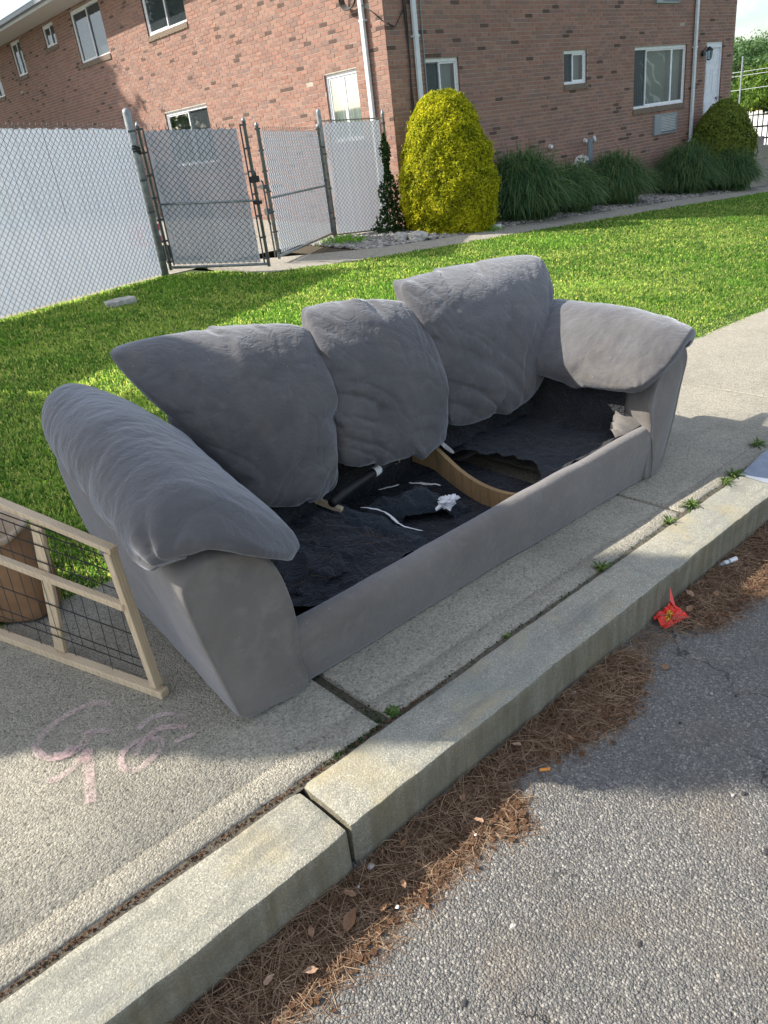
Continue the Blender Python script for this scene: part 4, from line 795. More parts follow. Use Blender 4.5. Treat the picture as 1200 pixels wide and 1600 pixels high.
def gate(name, label, H_, F_, h, seed, group, zlift=.06):
    H_ = np.array(H_); F_ = np.array(F_); g = thing(name, label, 'gate', (H_[0], H_[1], zl(*H_)), group); zh, zf = zl(*H_)+zlift, zl(*F_)+zlift; d = (F_-H_)/np.linalg.norm(F_-H_); r = .020
    for (x, y), z, nm in ((H_, zh, 0), (F_, zf, 1)):
        mb = MB(); mb.tube([(x, y, z), (x, y, z+h-.06), (x, y, z+h-.055), (x, y, z+h-.03), (x, y, z+h)], [r, r, r*1.4, r*1.1, r*.2], 10); mb.build('stile', M['galv'], g, smooth=True)
    mb = MB(); mb.tube([(H_[0], H_[1], zh+.03), (F_[0], F_[1], zf+.03)], .017, 8); mb.build('bottom_rail', M['galv'], g, smooth=True)
    mb = MB(); mb.tube([(H_[0], H_[1], zh+h*.46), (F_[0], F_[1], zf+h*.46)], .012, 8); mb.build('brace', M['galv'], g, smooth=True)
    a = H_+d*.06; b = F_-d*.075; mesh_panel(g, a, b, (zh+.05, zf+.05), (zh+h-.09, zf+h-.09), seed)
    for P_, z, sgn in ((H_, zh, 1), (F_, zf, -1)):
        mb = MB(); q = P_+d*sgn*.052; mb.bar((q[0], q[1], z+.05), (q[0], q[1], z+h-.08), .006, .018); mb.build('tension_bar', M['wire'], g)
        for t in np.linspace(.06, .95, 7):
            mb = MB(); mb.bar((P_[0]-d[0]*sgn*.022, P_[1]-d[1]*sgn*.022, z+h*t), (q[0], q[1], z+h*t), .05, .020); mb.build('clamp', M['wire'], g)
    return g
g1 = gate('chain_link_gate', 'left gate leaf with white slats, hinged on the thick post and ajar towards the lawn', (4.80, 8.98), (5.66, 8.10), 1.66, 3, 'fence gates')
g2 = gate('chain_link_gate', 'right gate leaf with white slats, hinged on the middle post and swung over the walkway', (8.29, 9.95), (6.14, 8.53), 1.62, 4, 'fence gates')
mb = MB(); p = np.array([5.66, 8.10, zl(5.66, 8.1)]); mb.tube([p+[.0, -.0, 1.13], p+[.05, .03, 1.13], p+[.05, .03, 1.02]], .015, 6); mb.build('latch_fork', M['black'], g1); mb = MB(); mb.box(p+[-.03, -.03, 1.02], (.09, 0, 0), (0, .06, 0), (0, 0, .07)); mb.build('latch', M['black'], g1); mb = MB(); mb.box(p+[-.03, -.03, .78], (.07, 0, 0), (0, .06, 0), (0, 0, .04)); mb.build('clamp', M['black'], g1)
mb = MB(); p = np.array([6.10, 8.50, zl(6.1, 8.5)]); mb.tube([p+[-.05, -.02, .09], p+[-.05, -.02, 1.0], p+[-.09, -.04, 1.03]], .011, 8); mb.box(p+[-.08, -.05, .92], (.09, 0, 0), (0, .06, 0), (0, 0, .05)); mb.box(p+[-.08, -.05, .62], (.09, 0, 0), (0, .06, 0), (0, 0, .07)); mb.tube([p+[-.06, -.03, .70], p+[-.07, -.03, .58], p+[-.05, -.03, .50]], .015, 6); mb.build('drop_rod', M['wire'], g2)
f2 = thing('chain_link_fence', 'short chain link panel with white slats between the middle post and the building corner', 'fence', (9, 10.0, zl(9, 10)))
A, B = (8.47, 10.04), (9.64, 9.98); mesh_panel(f2, A, B, (zl(*A)+.06, zl(*B)+.02), (zl(*A)+1.70, zl(*B)+1.72), 6, spikes=True)
post(f2, 8.42, 10.05, 1.88, .036, 'dome'); post(f2, 9.70, 9.97, 1.86, .024, 'acorn'); bands(f2, 8.42, 10.05, (.3, .75, 1.25), .042, (.05, 0)); bands(f2, 8.38, 10.02, (1.35,), .046, (-.06, -.03)); bands(f2, 9.70, 9.97, (.5, 1.0, 1.45, 1.66), .03, (-.05, 0))
mb = MB(); mb.tube([(8.42, 10.05, zl(8.42, 10.05)+1.71), (9.70, 9.97, zl(9.7, 9.97)+1.735)], .009, 6); mb.tube([(8.42, 10.05, zl(8.42, 10.05)+.05), (9.70, 9.97, zl(9.7, 9.97)+.03)], .012, 6); mb.build('top_wire', M['galv'], f2)
# red and white bicycle-like clutter seen through the gap: a low red cart behind the thick post
ct = thing('garden_cart', 'low red and white cart seen through the gap beside the thick post', 'cart', (5.75, 10.6, zl(5.75, 10.6)))
mb = MB(); z = zl(5.75, 10.6); mb.box((5.30, 10.4, z+.22), (.30, .1, 0), (-.05, .40, 0), (0, 0, .26)); mb.build('tub', flat('faded_red_plastic', (.35, .06, .09), .5), ct)
mb = MB(); mb.box((5.285, 10.385, z+.32), (.33, .108, 0), (0, .012, 0), (0, 0, .07)); mb.build('stripe', M['white_vinyl'], ct)
for x in (5.34, 5.54): mb = MB(); mb.tube([(x, 10.36, z+.10), (x, 10.40, z+.10)], .10, 16); mb.build('wheel', M['black'], ct)
# ------------------------------------------------------------------ the sofa
SO = (1.9, 1.95, float(z_walk(1.9, 1.95)))
sofa = thing('sofa', 'worn grey three seat sofa without seat cushions, its black lining torn open, on the sidewalk', 'sofa', SO)
def ZW(P): P = np.asarray(P, float).copy(); P[..., 2] = P[..., 2]+z_walk(P[..., 0], P[..., 1]); return P
def subsurf(o, l=1): s = o.modifiers.new('smooth', 'SUBSURF'); s.levels = l; s.render_levels = l; return o
def resample(pts, n, closed=True):
    p = np.array(pts, float)
    # catmull-rom
    m = len(p); out = []
    for i in range(m if closed else m-1):
        p0, p1, p2, p3 = (p[(i-1) % m], p[i], p[(i+1) % m], p[(i+2) % m]) if closed else (p[max(i-1, 0)], p[i], p[i+1], p[min(i+2, m-1)])
        for t in np.linspace(0, 1, 12, endpoint=False): out.append(.5*((2*p1)+(-p0+p2)*t+(2*p0-5*p1+4*p2-p3)*t**2+(-p0+3*p1-3*p2+p3)*t**3))
    out = np.array(out+[p[0] if closed else p[-1]]); L = np.r_[0, np.cumsum(np.linalg.norm(np.diff(out, axis=0), axis=1))]; s = np.linspace(0, L[-1], n+(1 if closed else 0))
    r = np.stack([np.interp(s, L, out[:, k]) for k in range(out.shape[1])], 1); return r[:-1] if closed else r
def arm_body(prof, y0, y1, sx, sh, m, seed):
    c = resample(prof, 72); ctr = np.array([c[:, 0].mean(), .25]); secs = []
    for y, k in [(y0, .90), (y0-.004, .94), (y0+.002, .972), (y0+.014, .992), (y0+.035, 1.0)]+[(y, 1.0) for y in np.linspace(y0+.09, y1-.05, 24)]+[(y1-.015, .98), (y1, .93)]:
        q = ctr+(c-ctr)*k; t = (y-y0); X = q[:, 0]+sx*t; H = q[:, 1]*(1+sh*t*np.clip(q[:, 1]/.5, 0, 1)); H = np.clip(H, .004, None); secs.append(np.stack([X, np.full(len(X), y), H], 1))
    S = np.array(secs); N = S-S.mean(1, keepdims=True); N[..., 1] = 0; N /= np.linalg.norm(N, axis=-1)[..., None]+1e-9
    S = S+N*(fbm(S, 5., 3, seed)*.004)[..., None]; ns, n, _ = S.shape; V = ZW(S.reshape(-1, 3)).tolist(); idx = np.arange(ns*n).reshape(ns, n)
    Fc = [(idx[i, k], idx[i+1, k], idx[i+1, (k+1) % n], idx[i, (k+1) % n]) for i in range(ns-1) for k in range(n)]
    # front and back caps: rings towards the centre, slightly domed
    for ring, y, sg in ((0, y0, -1), (ns-1, y1, 1)):
        prev = idx[ring].tolist(); base = S[ring]; cc = base.mean(0)
        for kf, dy in ((.8, .006), (.5, .009), (.2, .010)):
            b = len(V); q = cc+(base-cc)*kf; q[:, 1] += sg*dy; V += ZW(q).tolist(); cur = list(range(b, b+n))
            for k in range(n):
                f = (prev[k], prev[(k+1) % n], cur[(k+1) % n], cur[k]); Fc.append(f if sg < 0 else f[::-1])
            prev = cur
        Fc.append(tuple(prev) if sg < 0 else tuple(prev[::-1]))
    V = np.array(V); a0 = np.array(V[idx[5, 0]]); return mk('arm', V, [tuple(int(q) for q in f) for f in Fc], m, sofa, smooth=True)
PL = [(.915, .01), (.912, .12), (.925, .22), (.92, .31), (.895, .41), (.84, .48), (.76, .515), (.68, .52), (.625, .49), (.622, .41), (.645, .25), (.678, .08), (.700, .02), (.80, .002)]
armL = arm_body(PL, 1.48, 2.42, .12, .14, M['grey2'], 3)
PR = [(2.80, .01), (2.82, .14), (2.84, .24), (2.83, .33), (2.87, .43), (2.95, .50), (3.04, .54), (3.12, .545), (3.145, .49), (3.11, .40), (3.05, .23), (2.97, .06), (2.93, .01), (2.87, .002)]
armR = arm_body(PR, 1.49, 2.42, .09, .03, M['grey2'], 7)
for o in (armL, armR):
    import bmesh
    bm = bmesh.new(); bm.from_mesh(o.data); bmesh.ops.recalc_face_normals(bm, faces=bm.faces); bm.to_mesh(o.data); bm.free()
# piping seam down the edge of each arm front
for P_, s in ():
    c = resample(P_, 72); mb = MB(); ctr = np.array([c[:, 0].mean(), .25]); q = ctr+(c-ctr)*.992
    pts = [(x, 1.497 if s > 0 else 1.507, max(h, .006)) for x, h in q]; mb.tube(ZW(np.array(pts+[pts[0]])), .0018, 6, cap=False); mb.build('piping', M['grey2'], sofa, smooth=True)
# front rail
X = np.linspace(.885, 2.86, 90); prof = [(1.585, .0), (1.512, .0), (1.500, .008), (1.494, .04), (1.488, .09), (1.485, .14), (1.487, .17), (1.494, .192), (1.506, .205), (1.522, .211), (1.540, .208), (1.556, .197), (1.566, .178), (1.572, .14), (1.574, .08), (1.575, .02)]
prof = resample(prof, 44); V = []
for i, x in enumerate(X):
    t = (x-.885)/(2.86-.885); hs = .93+.20*t; P = np.stack([np.full(len(prof), x), prof[:, 0]+.004*np.sin(t*3.1), prof[:, 1]*hs], 1); N_ = P-[x, 1.535, .1]; N_[:, 0] = 0; N_ /= np.linalg.norm(N_, axis=1)[:, None]
    P = P+N_*(fbm(P, 3.2, 3, 11)*.004+fbm(P*[.6, 2, 2], 11., 2, 14)*.0010)[:, None]; P[:, 1] += .006*(max(0, .03-abs(x-.885))/.03+max(0, .03-abs(2.86-x))/.03); P[:, 2] = np.clip(P[:, 2], .003, None); V.append(P)
V = np.array(V); n = V.shape[1]; idx = np.arange(V.shape[0]*n).reshape(-1, n); Fc = [(idx[i, k], idx[i, (k+1) % n], idx[i+1, (k+1) % n], idx[i+1, k]) for i in range(len(X)-1) for k in range(n)]+[tuple(idx[0])[::-1], tuple(idx[-1])]
o = mk('front_rail', ZW(V.reshape(-1, 3)), [tuple(int(q) for q in f) for f in Fc], M['grey2'], sofa, smooth=True); bm = bmesh.new(); bm.from_mesh(o.data); bmesh.ops.recalc_face_normals(bm, faces=bm.faces); bm.to_mesh(o.data); bm.free()
mb = MB()
for x in (.889, 2.848): mb.tube(ZW(np.array([(x, 1.483, .01), (x+.001, 1.478, .1), (x, 1.484, .18), (x, 1.505, .21 if x < 2 else .235)])), .0028, 6, cap=False)
mb.build('seam', M['grey2'], sofa, smooth=True)
# back of the frame
prof = resample([(2.28, .0), (2.25, .2), (2.28, .4), (2.31, .50), (2.37, .54), (2.43, .51), (2.46, .42), (2.47, .2), (2.46, .0), (2.36, .0)], 40); V = []
for x in np.linspace(1.12, 3.12, 40): P = np.stack([np.full(40, x), prof[:, 0], np.clip(prof[:, 1], .003, None)], 1); V.append(P+fbm(P, 4., 2, 3)[:, None]*[0, .004, .003])
V = np.array(V); idx = np.arange(V.shape[0]*40).reshape(-1, 40); Fc = [(idx[i, k], idx[i, (k+1) % 40], idx[i+1, (k+1) % 40], idx[i+1, k]) for i in range(39) for k in range(40)]+[tuple(idx[0])[::-1], tuple(idx[-1])]
o = mk('back', ZW(V.reshape(-1, 3)), [tuple(int(q) for q in f) for f in Fc], M['grey2'], sofa, smooth=True); bm = bmesh.new(); bm.from_mesh(o.data); bmesh.ops.recalc_face_normals(bm, faces=bm.faces); bm.to_mesh(o.data); bm.free()
# back cushions
def densify(V, f):
    me = bpy.data.meshes.new('t'); me.from_pydata([tuple(v) for v in V], [], [tuple(int(k) for k in q) for q in f]); o = bpy.data.objects.new('t', me); sc.collection.objects.link(o); s = o.modifiers.new('s', 'SUBSURF'); s.levels = 1
    bpy.context.view_layer.update(); e = o.evaluated_get(bpy.context.evaluated_depsgraph_get()).data; V2 = np.array([v.co for v in e.vertices]); f2 = [tuple(p.vertices) for p in e.polygons]; bpy.data.objects.remove(o); return V2, f2
DENSE = [densify(*s) for s in SIM]
def ridge(P, s, seed, pw=2.0): return (1-np.abs(vnoise(P, s, seed)))**pw
def cushion(k, quad, seed, ybot=2.07, ytop=2.25, thick=1.0, marks=()):
    V, f = DENSE[k]; V = V.copy(); q = np.array(quad); z0 = q[:, 1].min(); z1 = q[:, 1].max(); t = (V[:, 2]-z0)/(z1-z0); x, d, h = V[:, 0], V[:, 1]*thick, V[:, 2]
    # the filling has slumped: fuller low down, thin at the top edge
    dm = np.abs(d).max(); d = np.sign(d)*dm*(np.abs(d)/dm)**.84; d = d*(1.10-.22*t)
    P2 = np.stack([x, d*.4, h], 1); me_n = np.sign(d+1e-6); side = np.clip(np.abs(d)/.06, 0, 1)
    u = P2.copy(); u[:, 0] += .05*fbm(P2, 3., 2, seed); u[:, 2] += .05*fbm(P2, 3., 2, seed+1)
    wr = 0
    for (cx, cz, ang, fr, amp, rad) in marks:
        ca, sa = math.cos(ang), math.sin(ang); a = (u[:, 0]-cx)*ca+(u[:, 2]-cz)*sa; b = -(u[:, 0]-cx)*sa+(u[:, 2]-cz)*ca; b = b+.9*a*a
        env = np.exp(-((a/rad)**2+(b/(rad*.8))**2)); wr = wr+.45*amp*env*(.45-1.7*ridge(np.stack([a*2.6, b*fr, a*0], 1), 1.0, seed+7, 7))
    d = d-me_n*-1*side*(wr+.003*fbm(u*[1, 1, 1], 4., 2, seed+3)+.0009*fbm(u*[1, 1, 2.2], 22., 2, seed+4)-.0036*ridge(u*[1, 1, 1.4]+.12*np.stack([fbm(u, 7., 2, seed+8)]*3, -1), 11., seed+9, 9)*np.clip(.5+1.2*vnoise(u, 4., seed+10), 0, 1.4))
    lean = np.clip((t-.50)/.5, 0, 1.1)**2; y = ybot+(ytop-ybot)*t+d-.02*np.sin(t*3.14)+.115*lean; h = h-.034*lean; x = x+.022*lean
    o = mk('back_cushion', ZW(np.stack([x, y, h], 1)), [tuple(q) for q in f], M['grey'], sofa, smooth=True); subsurf(o, 1); return o
import math as _m
cushion(0, C1, 31, thick=.68, marks=[(1.42, .42, .40, 20, .022, .24), (1.02, .80, -.75, 30, .010, .14), (1.62, .76, .9, 32, .014, .16), (1.52, .36, .7, 22, .020, .14), (1.22, .60, -.65, 16, .016, .22), (1.35, .76, .25, 22, .010, .2)])
cushion(1, C2, 37, thick=.62, ybot=2.06, ytop=2.24, marks=[(1.74, .44, -.5, 19, .022, .18), (1.74, .82, -1.0, 32, .014, .13), (2.06, .32, .25, 20, .012, .16), (2.2, .74, 1.2, 30, .012, .16), (1.95, .60, -.35, 13, .006, .24)])
cushion(2, C3, 41, thick=.55, marks=[(2.42, .42, -.6, 22, .024, .26), (2.24, .84, -1.0, 32, .018, .15), (2.3, .62, .6, 30, .012, .18), (2.75, .55, .85, 18, .014, .25), (3.1, .82, .9, 30, .012, .14), (2.62, .76, .15, 20, .010, .2)])
# arm pillows: inflated pad bent over the arm
def arm_pillow(k, prof, y0, L, sx, sh, thick, seed, pleats, flip=False, droop=0.0):
    V, f = DENSE[k]; V = V.copy(); c = resample(prof, 60, closed=False); s = np.r_[0, np.cumsum(np.linalg.norm(np.diff(c, axis=0), axis=1))]; T = np.gradient(c, axis=0); T /= np.linalg.norm(T, axis=1)[:, None]; N = np.stack([-T[:, 1], T[:, 0]], 1)
    if N[30, 1] < 0: N = -N
    a = (V[:, 0]-V[:, 0].min())/np.ptp(V[:, 0]); V[:, 2] -= V[:, 2].min(); b = V[:, 2]/V[:, 2].max(); q = np.clip(a, 0, 1)*s[-1]; d = V[:, 1]/np.abs(V[:, 1]).max(); d = np.sign(d)*np.abs(d)**.62*thick*(1+.5*np.exp(-((a-.12)/.26)**2-((b-.03)/.16)**2)*(0 if flip else 1))
    P2 = np.stack([V[:, 0], V[:, 2], V[:, 1]*.5], 1); side = np.clip(np.abs(d)/.03, 0, 1); sg = np.sign(-d+1e-6)
    u = P2+.04*np.stack([fbm(P2, 4., 2, seed), fbm(P2, 4., 2, seed+1), 0*a], 1)
    wr = -.0016*ridge(u*[1.6, 1, 1]+.10*np.stack([fbm(u, 7., 2, seed+8)]*3, -1), 9., seed+9, 9)*np.clip(.5+1.2*vnoise(u, 4., seed+10), 0, 1.4)+.005*fbm(u, 5., 3, seed+2)+.002*fbm(u*[1, 2.4, 1], 20., 3, seed+5)+.0007*(ridge(u*[.7, 3.0, 1], 3.6, seed+6, 4)-.35)*np.clip(1.2-b, 0, 1)
    for (ca_, cb_, amp, fr) in pleats:
        aa = a-ca_; bb = b-cb_; rr_ = np.hypot(aa, bb*1.4); th = np.arctan2(aa, bb*1.4+1e-6); wr = wr+amp*np.exp(-(rr_/.17)**2)*(np.abs(np.sin(th*fr))**.6-.6)*np.clip(rr_/.05, 0, 1)
    d = -d+sg*np.clip(np.abs(d)/.02, 0, 1)*wr
    X = np.interp(q, s, c[:, 0])+np.interp(q, s, N[:, 0])*d; H = np.interp(q, s, c[:, 1])+np.interp(q, s, N[:, 1])*d
    over = (a-np.clip(a, 0, 1))*.60; X = X+over*np.where(a < .5, T[0, 0], T[-1, 0]); H = H+over*np.where(a < .5, T[0, 1], T[-1, 1])
    y = y0+V[:, 2]/V[:, 2].max()*L; t = y-y0; X = X+sx*t; H = H+sh*t-droop*np.exp(-(t/.075)**2)*np.sin(np.pi*np.clip(a, 0, 1))
    ff = [tuple(q) for q in f]; o = mk('arm_pillow', ZW(np.stack([X, y, H], 1)), ff, M['grey'], sofa, smooth=True); bm = bmesh.new(); bm.from_mesh(o.data); bmesh.ops.recalc_face_normals(bm, faces=bm.faces); bm.to_mesh(o.data); bm.free(); subsurf(o, 1); return o
arm_pillow(3, [(.622, .46), (.606, .53), (.632, .59), (.705, .615), (.79, .575), (.87, .505), (.94, .43), (1.0, .36)], 1.43, .95, .125, .155, .060, 51, [(.12, .01, .045, 5.0), (.95, .03, .010, 3)], droop=.05)
arm_pillow(4, [(3.150, .47), (3.148, .55), (3.10, .605), (3.01, .60), (2.92, .555), (2.84, .505), (2.765, .45), (2.70, .395)], 1.43, .92, .09, .03, .062, 57, [(.10, .04, .022, 3.0), (.95, .05, .012, 5)], flip=True, droop=.015)
# black lining: seat cloth, inner sides, torn flaps
def cloth(name, xs, ys, hf, m, mask=None, kind=None, label=None, th=.0015):
    X, Y = np.meshgrid(xs, ys); Z = hf(X, Y); V = np.stack([X, Y, Z], -1); Fc = grid(len(xs), len(ys))
    if mask is not None: cx = X.ravel()[Fc].mean(1); cy = Y.ravel()[Fc].mean(1); Fc = Fc[mask(cx, cy)]
    o = mk(name, ZW(V.reshape(-1, 3)), Fc, m, sofa, smooth=True)
    if label: o['label'] = label
    return o
def wrk(X, Y, s, a, seed, st=(1, 1)):
    P = np.stack([X*st[0], Y*st[1], X*0], -1); P = P+.06*np.stack([fbm(P, 4., 2, seed), fbm(P, 4., 2, seed+1), X*0], -1); return a*(ridge(P, s, seed+2, 3)+.5*ridge(P, s*2.3, seed+3, 3)+.5*fbm(P, s*.5, 2, seed+4))
xs = np.linspace(.90, 1.68, 120); ys = np.linspace(1.56, 2.28, 110)
tearA = lambda X: 1.62+.05*np.sin(X*9)
hA = lambda X, Y: .155+wrk(X, Y, 5., .020, 60, (1, 1.6))-.07*np.clip((X-1.42+.25*(2.15-Y)*0)/.25, 0, 1)**1.5+.05*np.exp(-((X-.93)/.05)**2)+.03*np.clip((1.62-Y)/.06, 0, 1)
edgeA = lambda X, Y: 1.56+.06*np.sin((Y-1.5)*7+1)+.03*fbm(np.stack([X*0, Y, X*0], -1), 9., 3, 61)
cloth('seat_lining', xs, ys, hA, M['blackcloth'], lambda X, Y: X < edgeA(X, Y), label='black cloth over the left part of the seat')
xs = np.linspace(1.30, 2.40, 130); ys = np.linspace(1.56, 2.30, 100)
hF = lambda X, Y: .045+wrk(X, Y, 4., .012, 66)+.085*np.clip((1.64-Y)/.08, 0, 1)+.05*np.clip((1.5-X)/.2, 0, 1)
cloth('dust_cover', xs, ys, hF, M['blackcloth'], label='sagging black dust cloth under the open springs')
xs = np.linspace(2.12, 2.90, 120); ys = np.linspace(1.56, 2.30, 110)
hB = lambda X, Y: .178+wrk(X, Y, 4.2, .016, 70, (1, 1.3))-.05*np.exp(-((X-2.2)/.12)**2)-.03*np.exp(-(((X-2.5)/.3)**2+((Y-1.9)/.25)**2))+.035*np.clip((1.63-Y)/.07, 0, 1)+.04*np.clip((X-2.80)/.08, 0, 1)
hole = lambda X, Y: ((X-2.20)/.19)**2+((Y-1.86)/.25)**2+.5*fbm(np.stack([X, Y, X*0], -1), 6., 3, 71) > 1
cloth('seat_lining', xs, ys, hB, M['blackcloth'], lambda X, Y: hole(X, Y) & (X > 2.14), label='black cloth over the right part of the seat with a ragged hole')
# bunched torn cloth ridge running front to back and the heap in the middle
def strip(name, pts, w, m, amp=.01, seed=0, nv=16, tw=0.0):
    c = resample(pts, 60, closed=False); T = np.gradient(c, axis=0); T /= np.linalg.norm(T, axis=1)[:, None]; S = np.cross(T, [0, 0, 1.]); S /= np.linalg.norm(S, axis=1)[:, None]; V = []
    for i in range(60):
        e = math.sin(math.pi*i/59)**.4
        for j in range(nv):
            v = j/(nv-1)*2-1; p = c[i]+S[i]*v*w*e+np.array([0, 0, 1])*(-(v**2)*w*.5+0); V.append(p)
    V = np.array(V); V[:, 2] += amp*fbm(V*[1, 1, .2], 14., 4, seed); V[:, :2] += amp*.8*np.stack([fbm(V, 9., 3, seed+1), fbm(V, 9., 3, seed+2)], 1); return mk(name, ZW(V), grid(nv, 60), m, sofa, smooth=True)
M['slatecloth'] = m_fabric('faded_black_cloth', (.020, .026, .032), (.034, .042, .050), .8, .15, dirt=(.05, .05, .05))
strip('torn_flap', [(1.53, 2.17, .20), (1.55, 2.06, .175), (1.585, 1.95, .15), (1.60, 1.82, .135), (1.60, 1.70, .125), (1.60, 1.60, .13)], .085, M['slatecloth'], .016, 80)
strip('torn_flap', [(1.66, 2.08, .10), (1.78, 2.00, .13), (1.90, 1.93, .135), (1.99, 1.86, .10), (2.02, 1.80, .07)], .10, M['slatecloth'], .022, 84)
strip('torn_flap', [(1.05, 1.66, .19), (1.2, 1.72, .185), (1.36, 1.74, .165), (1.5, 1.70, .13)], .05, M['blackcloth'], .018, 88)
strip('cloth_edge', [(1.635, 2.02, .155), (1.66, 1.95, .150), (1.655, 1.88, .148), (1.64, 1.80, .142), (1.665, 1.73, .13)], .0045, M['tissue'], .008, 90, 5)
strip('cloth_edge', [(1.915, 2.04, .15), (1.95, 1.98, .15), (1.985, 1.93, .145)], .008, M['fray'], .006, 92, 5)
strip('cloth_edge', [(1.80, 2.10, .145), (1.84, 2.08, .15), (1.88, 2.06, .15)], .006, M['fray'], .005, 93, 5)
# bare frame: curved plywood rail, tube with tape, broken corner
bd = [(2.075, 1.575, .175), (2.085, 1.66, .150), (2.10, 1.76, .138), (2.115, 1.86, .142), (2.13, 1.96, .165), (2.14, 2.05, .205), (2.145, 2.12, .235), (2.15, 2.26, .24)]; c = resample(bd, 40, closed=False); V = []
for p in c: V += [p-[.011, 0, 0], p+[.011, 0, 0], p+[.011, 0, -.085-.3*(p[2]-.138)], p-[.011, 0, .085+.3*(p[2]-.138)]]
Fc = [(4*i+k, 4*i+(k+1) % 4, 4*i+4+(k+1) % 4, 4*i+4+k) for i in range(39) for k in range(4)]+[(0, 1, 2, 3), (156+3, 156+2, 156+1, 156)]; o = mk('frame_rail', ZW(np.array(V)), Fc, M['ply'], sofa); auto(o, 40); o['label'] = 'curved bare plywood cross rail inside the seat'
mb = MB(); mb.tube(ZW(np.array([(1.50, 2.02, .215), (1.62, 2.05, .225), (1.80, 2.085, .235), (1.97, 2.11, .245), (2.13, 2.13, .25)])), .018, 12); o = mb.build('frame_tube', M['black'], sofa, smooth=True)
mb = MB(); mb.tube(ZW(np.array([(1.765, 2.077, .234), (1.785, 2.080, .235), (1.800, 2.085, .236)])), .020, 12, cap=False); mb.build('tape', M['tissue'], o, smooth=True)
mb = MB(); mb.tube(ZW(np.array([(1.905, 2.095, .240), (1.912, 2.098, .241)])), .0195, 12, cap=False); mb.build('tape', M['tissue'], o, smooth=True)
strip('torn_batting', [(2.045, 2.13, .205), (2.085, 2.12, .245), (2.13, 2.10, .258), (2.16, 2.07, .245), (2.165, 2.02, .21)], .016, M['fray'], .010, 95, 9)
mb = MB(); mb.bar(ZW(np.array([1.50, 2.14, .20])), ZW(np.array([1.55, 2.03, .165])), .022, .018); o = mb.build('broken_rail', M['pine'], sofa)
strip('torn_batting', [(1.49, 2.16, .215), (1.505, 2.13, .225), (1.52, 2.10, .21)], .012, M['tissue'], .004, 96, 6)
# lining of the arm insides and below the back cushions
V = []; 
def panel(name, P, m, n=30, amp=.006, seed=1):
    P = [np.array(p, float) for p in P]; V = []
    for j in range(n):
        for i in range(n): a, b = i/(n-1), j/(n-1); V.append((P[0]*(1-a)+P[1]*a)*(1-b)+(P[3]*(1-a)+P[2]*a)*b)
    V = np.array(V); V += amp*np.stack([fbm(V, 9., 3, seed), fbm(V, 9., 3, seed+1), fbm(V, 9., 3, seed+2)], 1); return mk(name, ZW(V), grid(n, n), m, sofa, smooth=True)
panel('arm_lining', [(2.825, 1.60, .13), (2.90, 2.30, .13), (2.90, 2.30, .45), (2.818, 1.60, .43)], M['blackcloth'], 30, .006, 3)
panel('arm_lining', [(.945, 2.3, .12), (.935, 1.58, .12), (.93, 1.58, .42), (.99, 2.3, .45)], M['blackcloth'], 30, .006, 6)
panel('back_lining', [(.93, 2.235, .06), (2.92, 2.235, .06), (2.92, 2.235, .46), (.93, 2.235, .46)], M['blackcloth'], 50, .012, 9)
panel('back_lining', [(.93, 2.05, .15), (1.50, 2.10, .16), (1.54, 2.22, .34), (.95, 2.2, .36)], M['blackcloth'], 30, .016, 12)
panel('back_lining', [(2.22, 2.10, .185), (2.86, 2.10, .19), (2.9, 2.22, .36), (2.2, 2.22, .36)], M['blackcloth'], 30, .016, 15)
# gathered corner flap at the right end of the rail
c = []; nn = 26
for j in range(nn):
    for i in range(nn):
        a, b = i/(nn-1), j/(nn-1); p = (np.array([2.71, 1.575, .205])*(1-a)+np.array([2.845, 1.535, .245])*a)*(1-b)+(np.array([2.745, 1.63, .215])*(1-a)+np.array([2.832, 1.65, .285])*a)*b
        p = p+np.array([0, 0, 1])*(.016*abs(math.sin(a*9+b*2))*b+.012*math.sin(b*3.1)); c.append(p)
mk('corner_flap', ZW(np.array(c)), grid(nn, nn), M['grey2'], sofa, smooth=True)
# the tissue thrown into the seat
def crumple(name, c, s, m, label, cat, seed, sub=3):
    bm = bmesh.new(); bmesh.ops.create_icosphere(bm, subdivisions=sub, radius=1); P = np.array([v.co for v in bm.verts]); k = .55+.8*np.abs(vnoise(P, 1.9, seed))+.45*vnoise(P, 4.3, seed+3)
    for v, q in zip(bm.verts, k): v.co = Vector((v.co.x*q*s[0], v.co.y*q*s[1], v.co.z*q*s[2]))
    me = bpy.data.meshes.new(name); bm.to_mesh(me); bm.free(); me.materials.append(m); o = bpy.data.objects.new(name, me); link(o); o.location = c; tag(o, label, cat); return o
p = ZW(np.array([1.915, 1.835, .125])); crumple('tissue', p, (.055, .030, .028), M['tissue'], 'crumpled white tissue lying on the torn black lining inside the sofa', 'tissue', 4)
# ------------------------------------------------------------------ wooden panel and paper bag
BR = np.array([.609, 1.78, .154]); bb = np.array([-.299, .953, .044]); nn_ = np.array([.954, .299, 0])
wf = thing('wooden_panel', 'raw pine frame with black wire grid standing against the left side of the sofa', 'frame', (BR[0], BR[1], float(z_walk(BR[0], BR[1]))))
def Q(b, u, o=0.0): return BR+bb*b+np.array([0, 0, 1.0])*u+nn_*o
def bar(name, a, b, w, t, o=0.0, m=None):
    (b0, u0), (b1, u1) = a, b; A_ = Vector(Q(b0, u0, o)); B_ = Vector(Q(b1, u1, o)); d = (B_-A_).normalized(); n = Vector(nn_); s = d.cross(n).normalized(); mb = MB()
    mb.box(A_-s*w/2-n*t/2, s*w, n*t, B_-A_); ob = mb.build(name, m or M['pine'], wf); bevel(ob, .002, 1); return ob
bar('bottom_rail', (-.025, .012), (1.15, .012), .023, .031); bar('top_rail', (.0, .476), (1.15, .655), .016, .028)
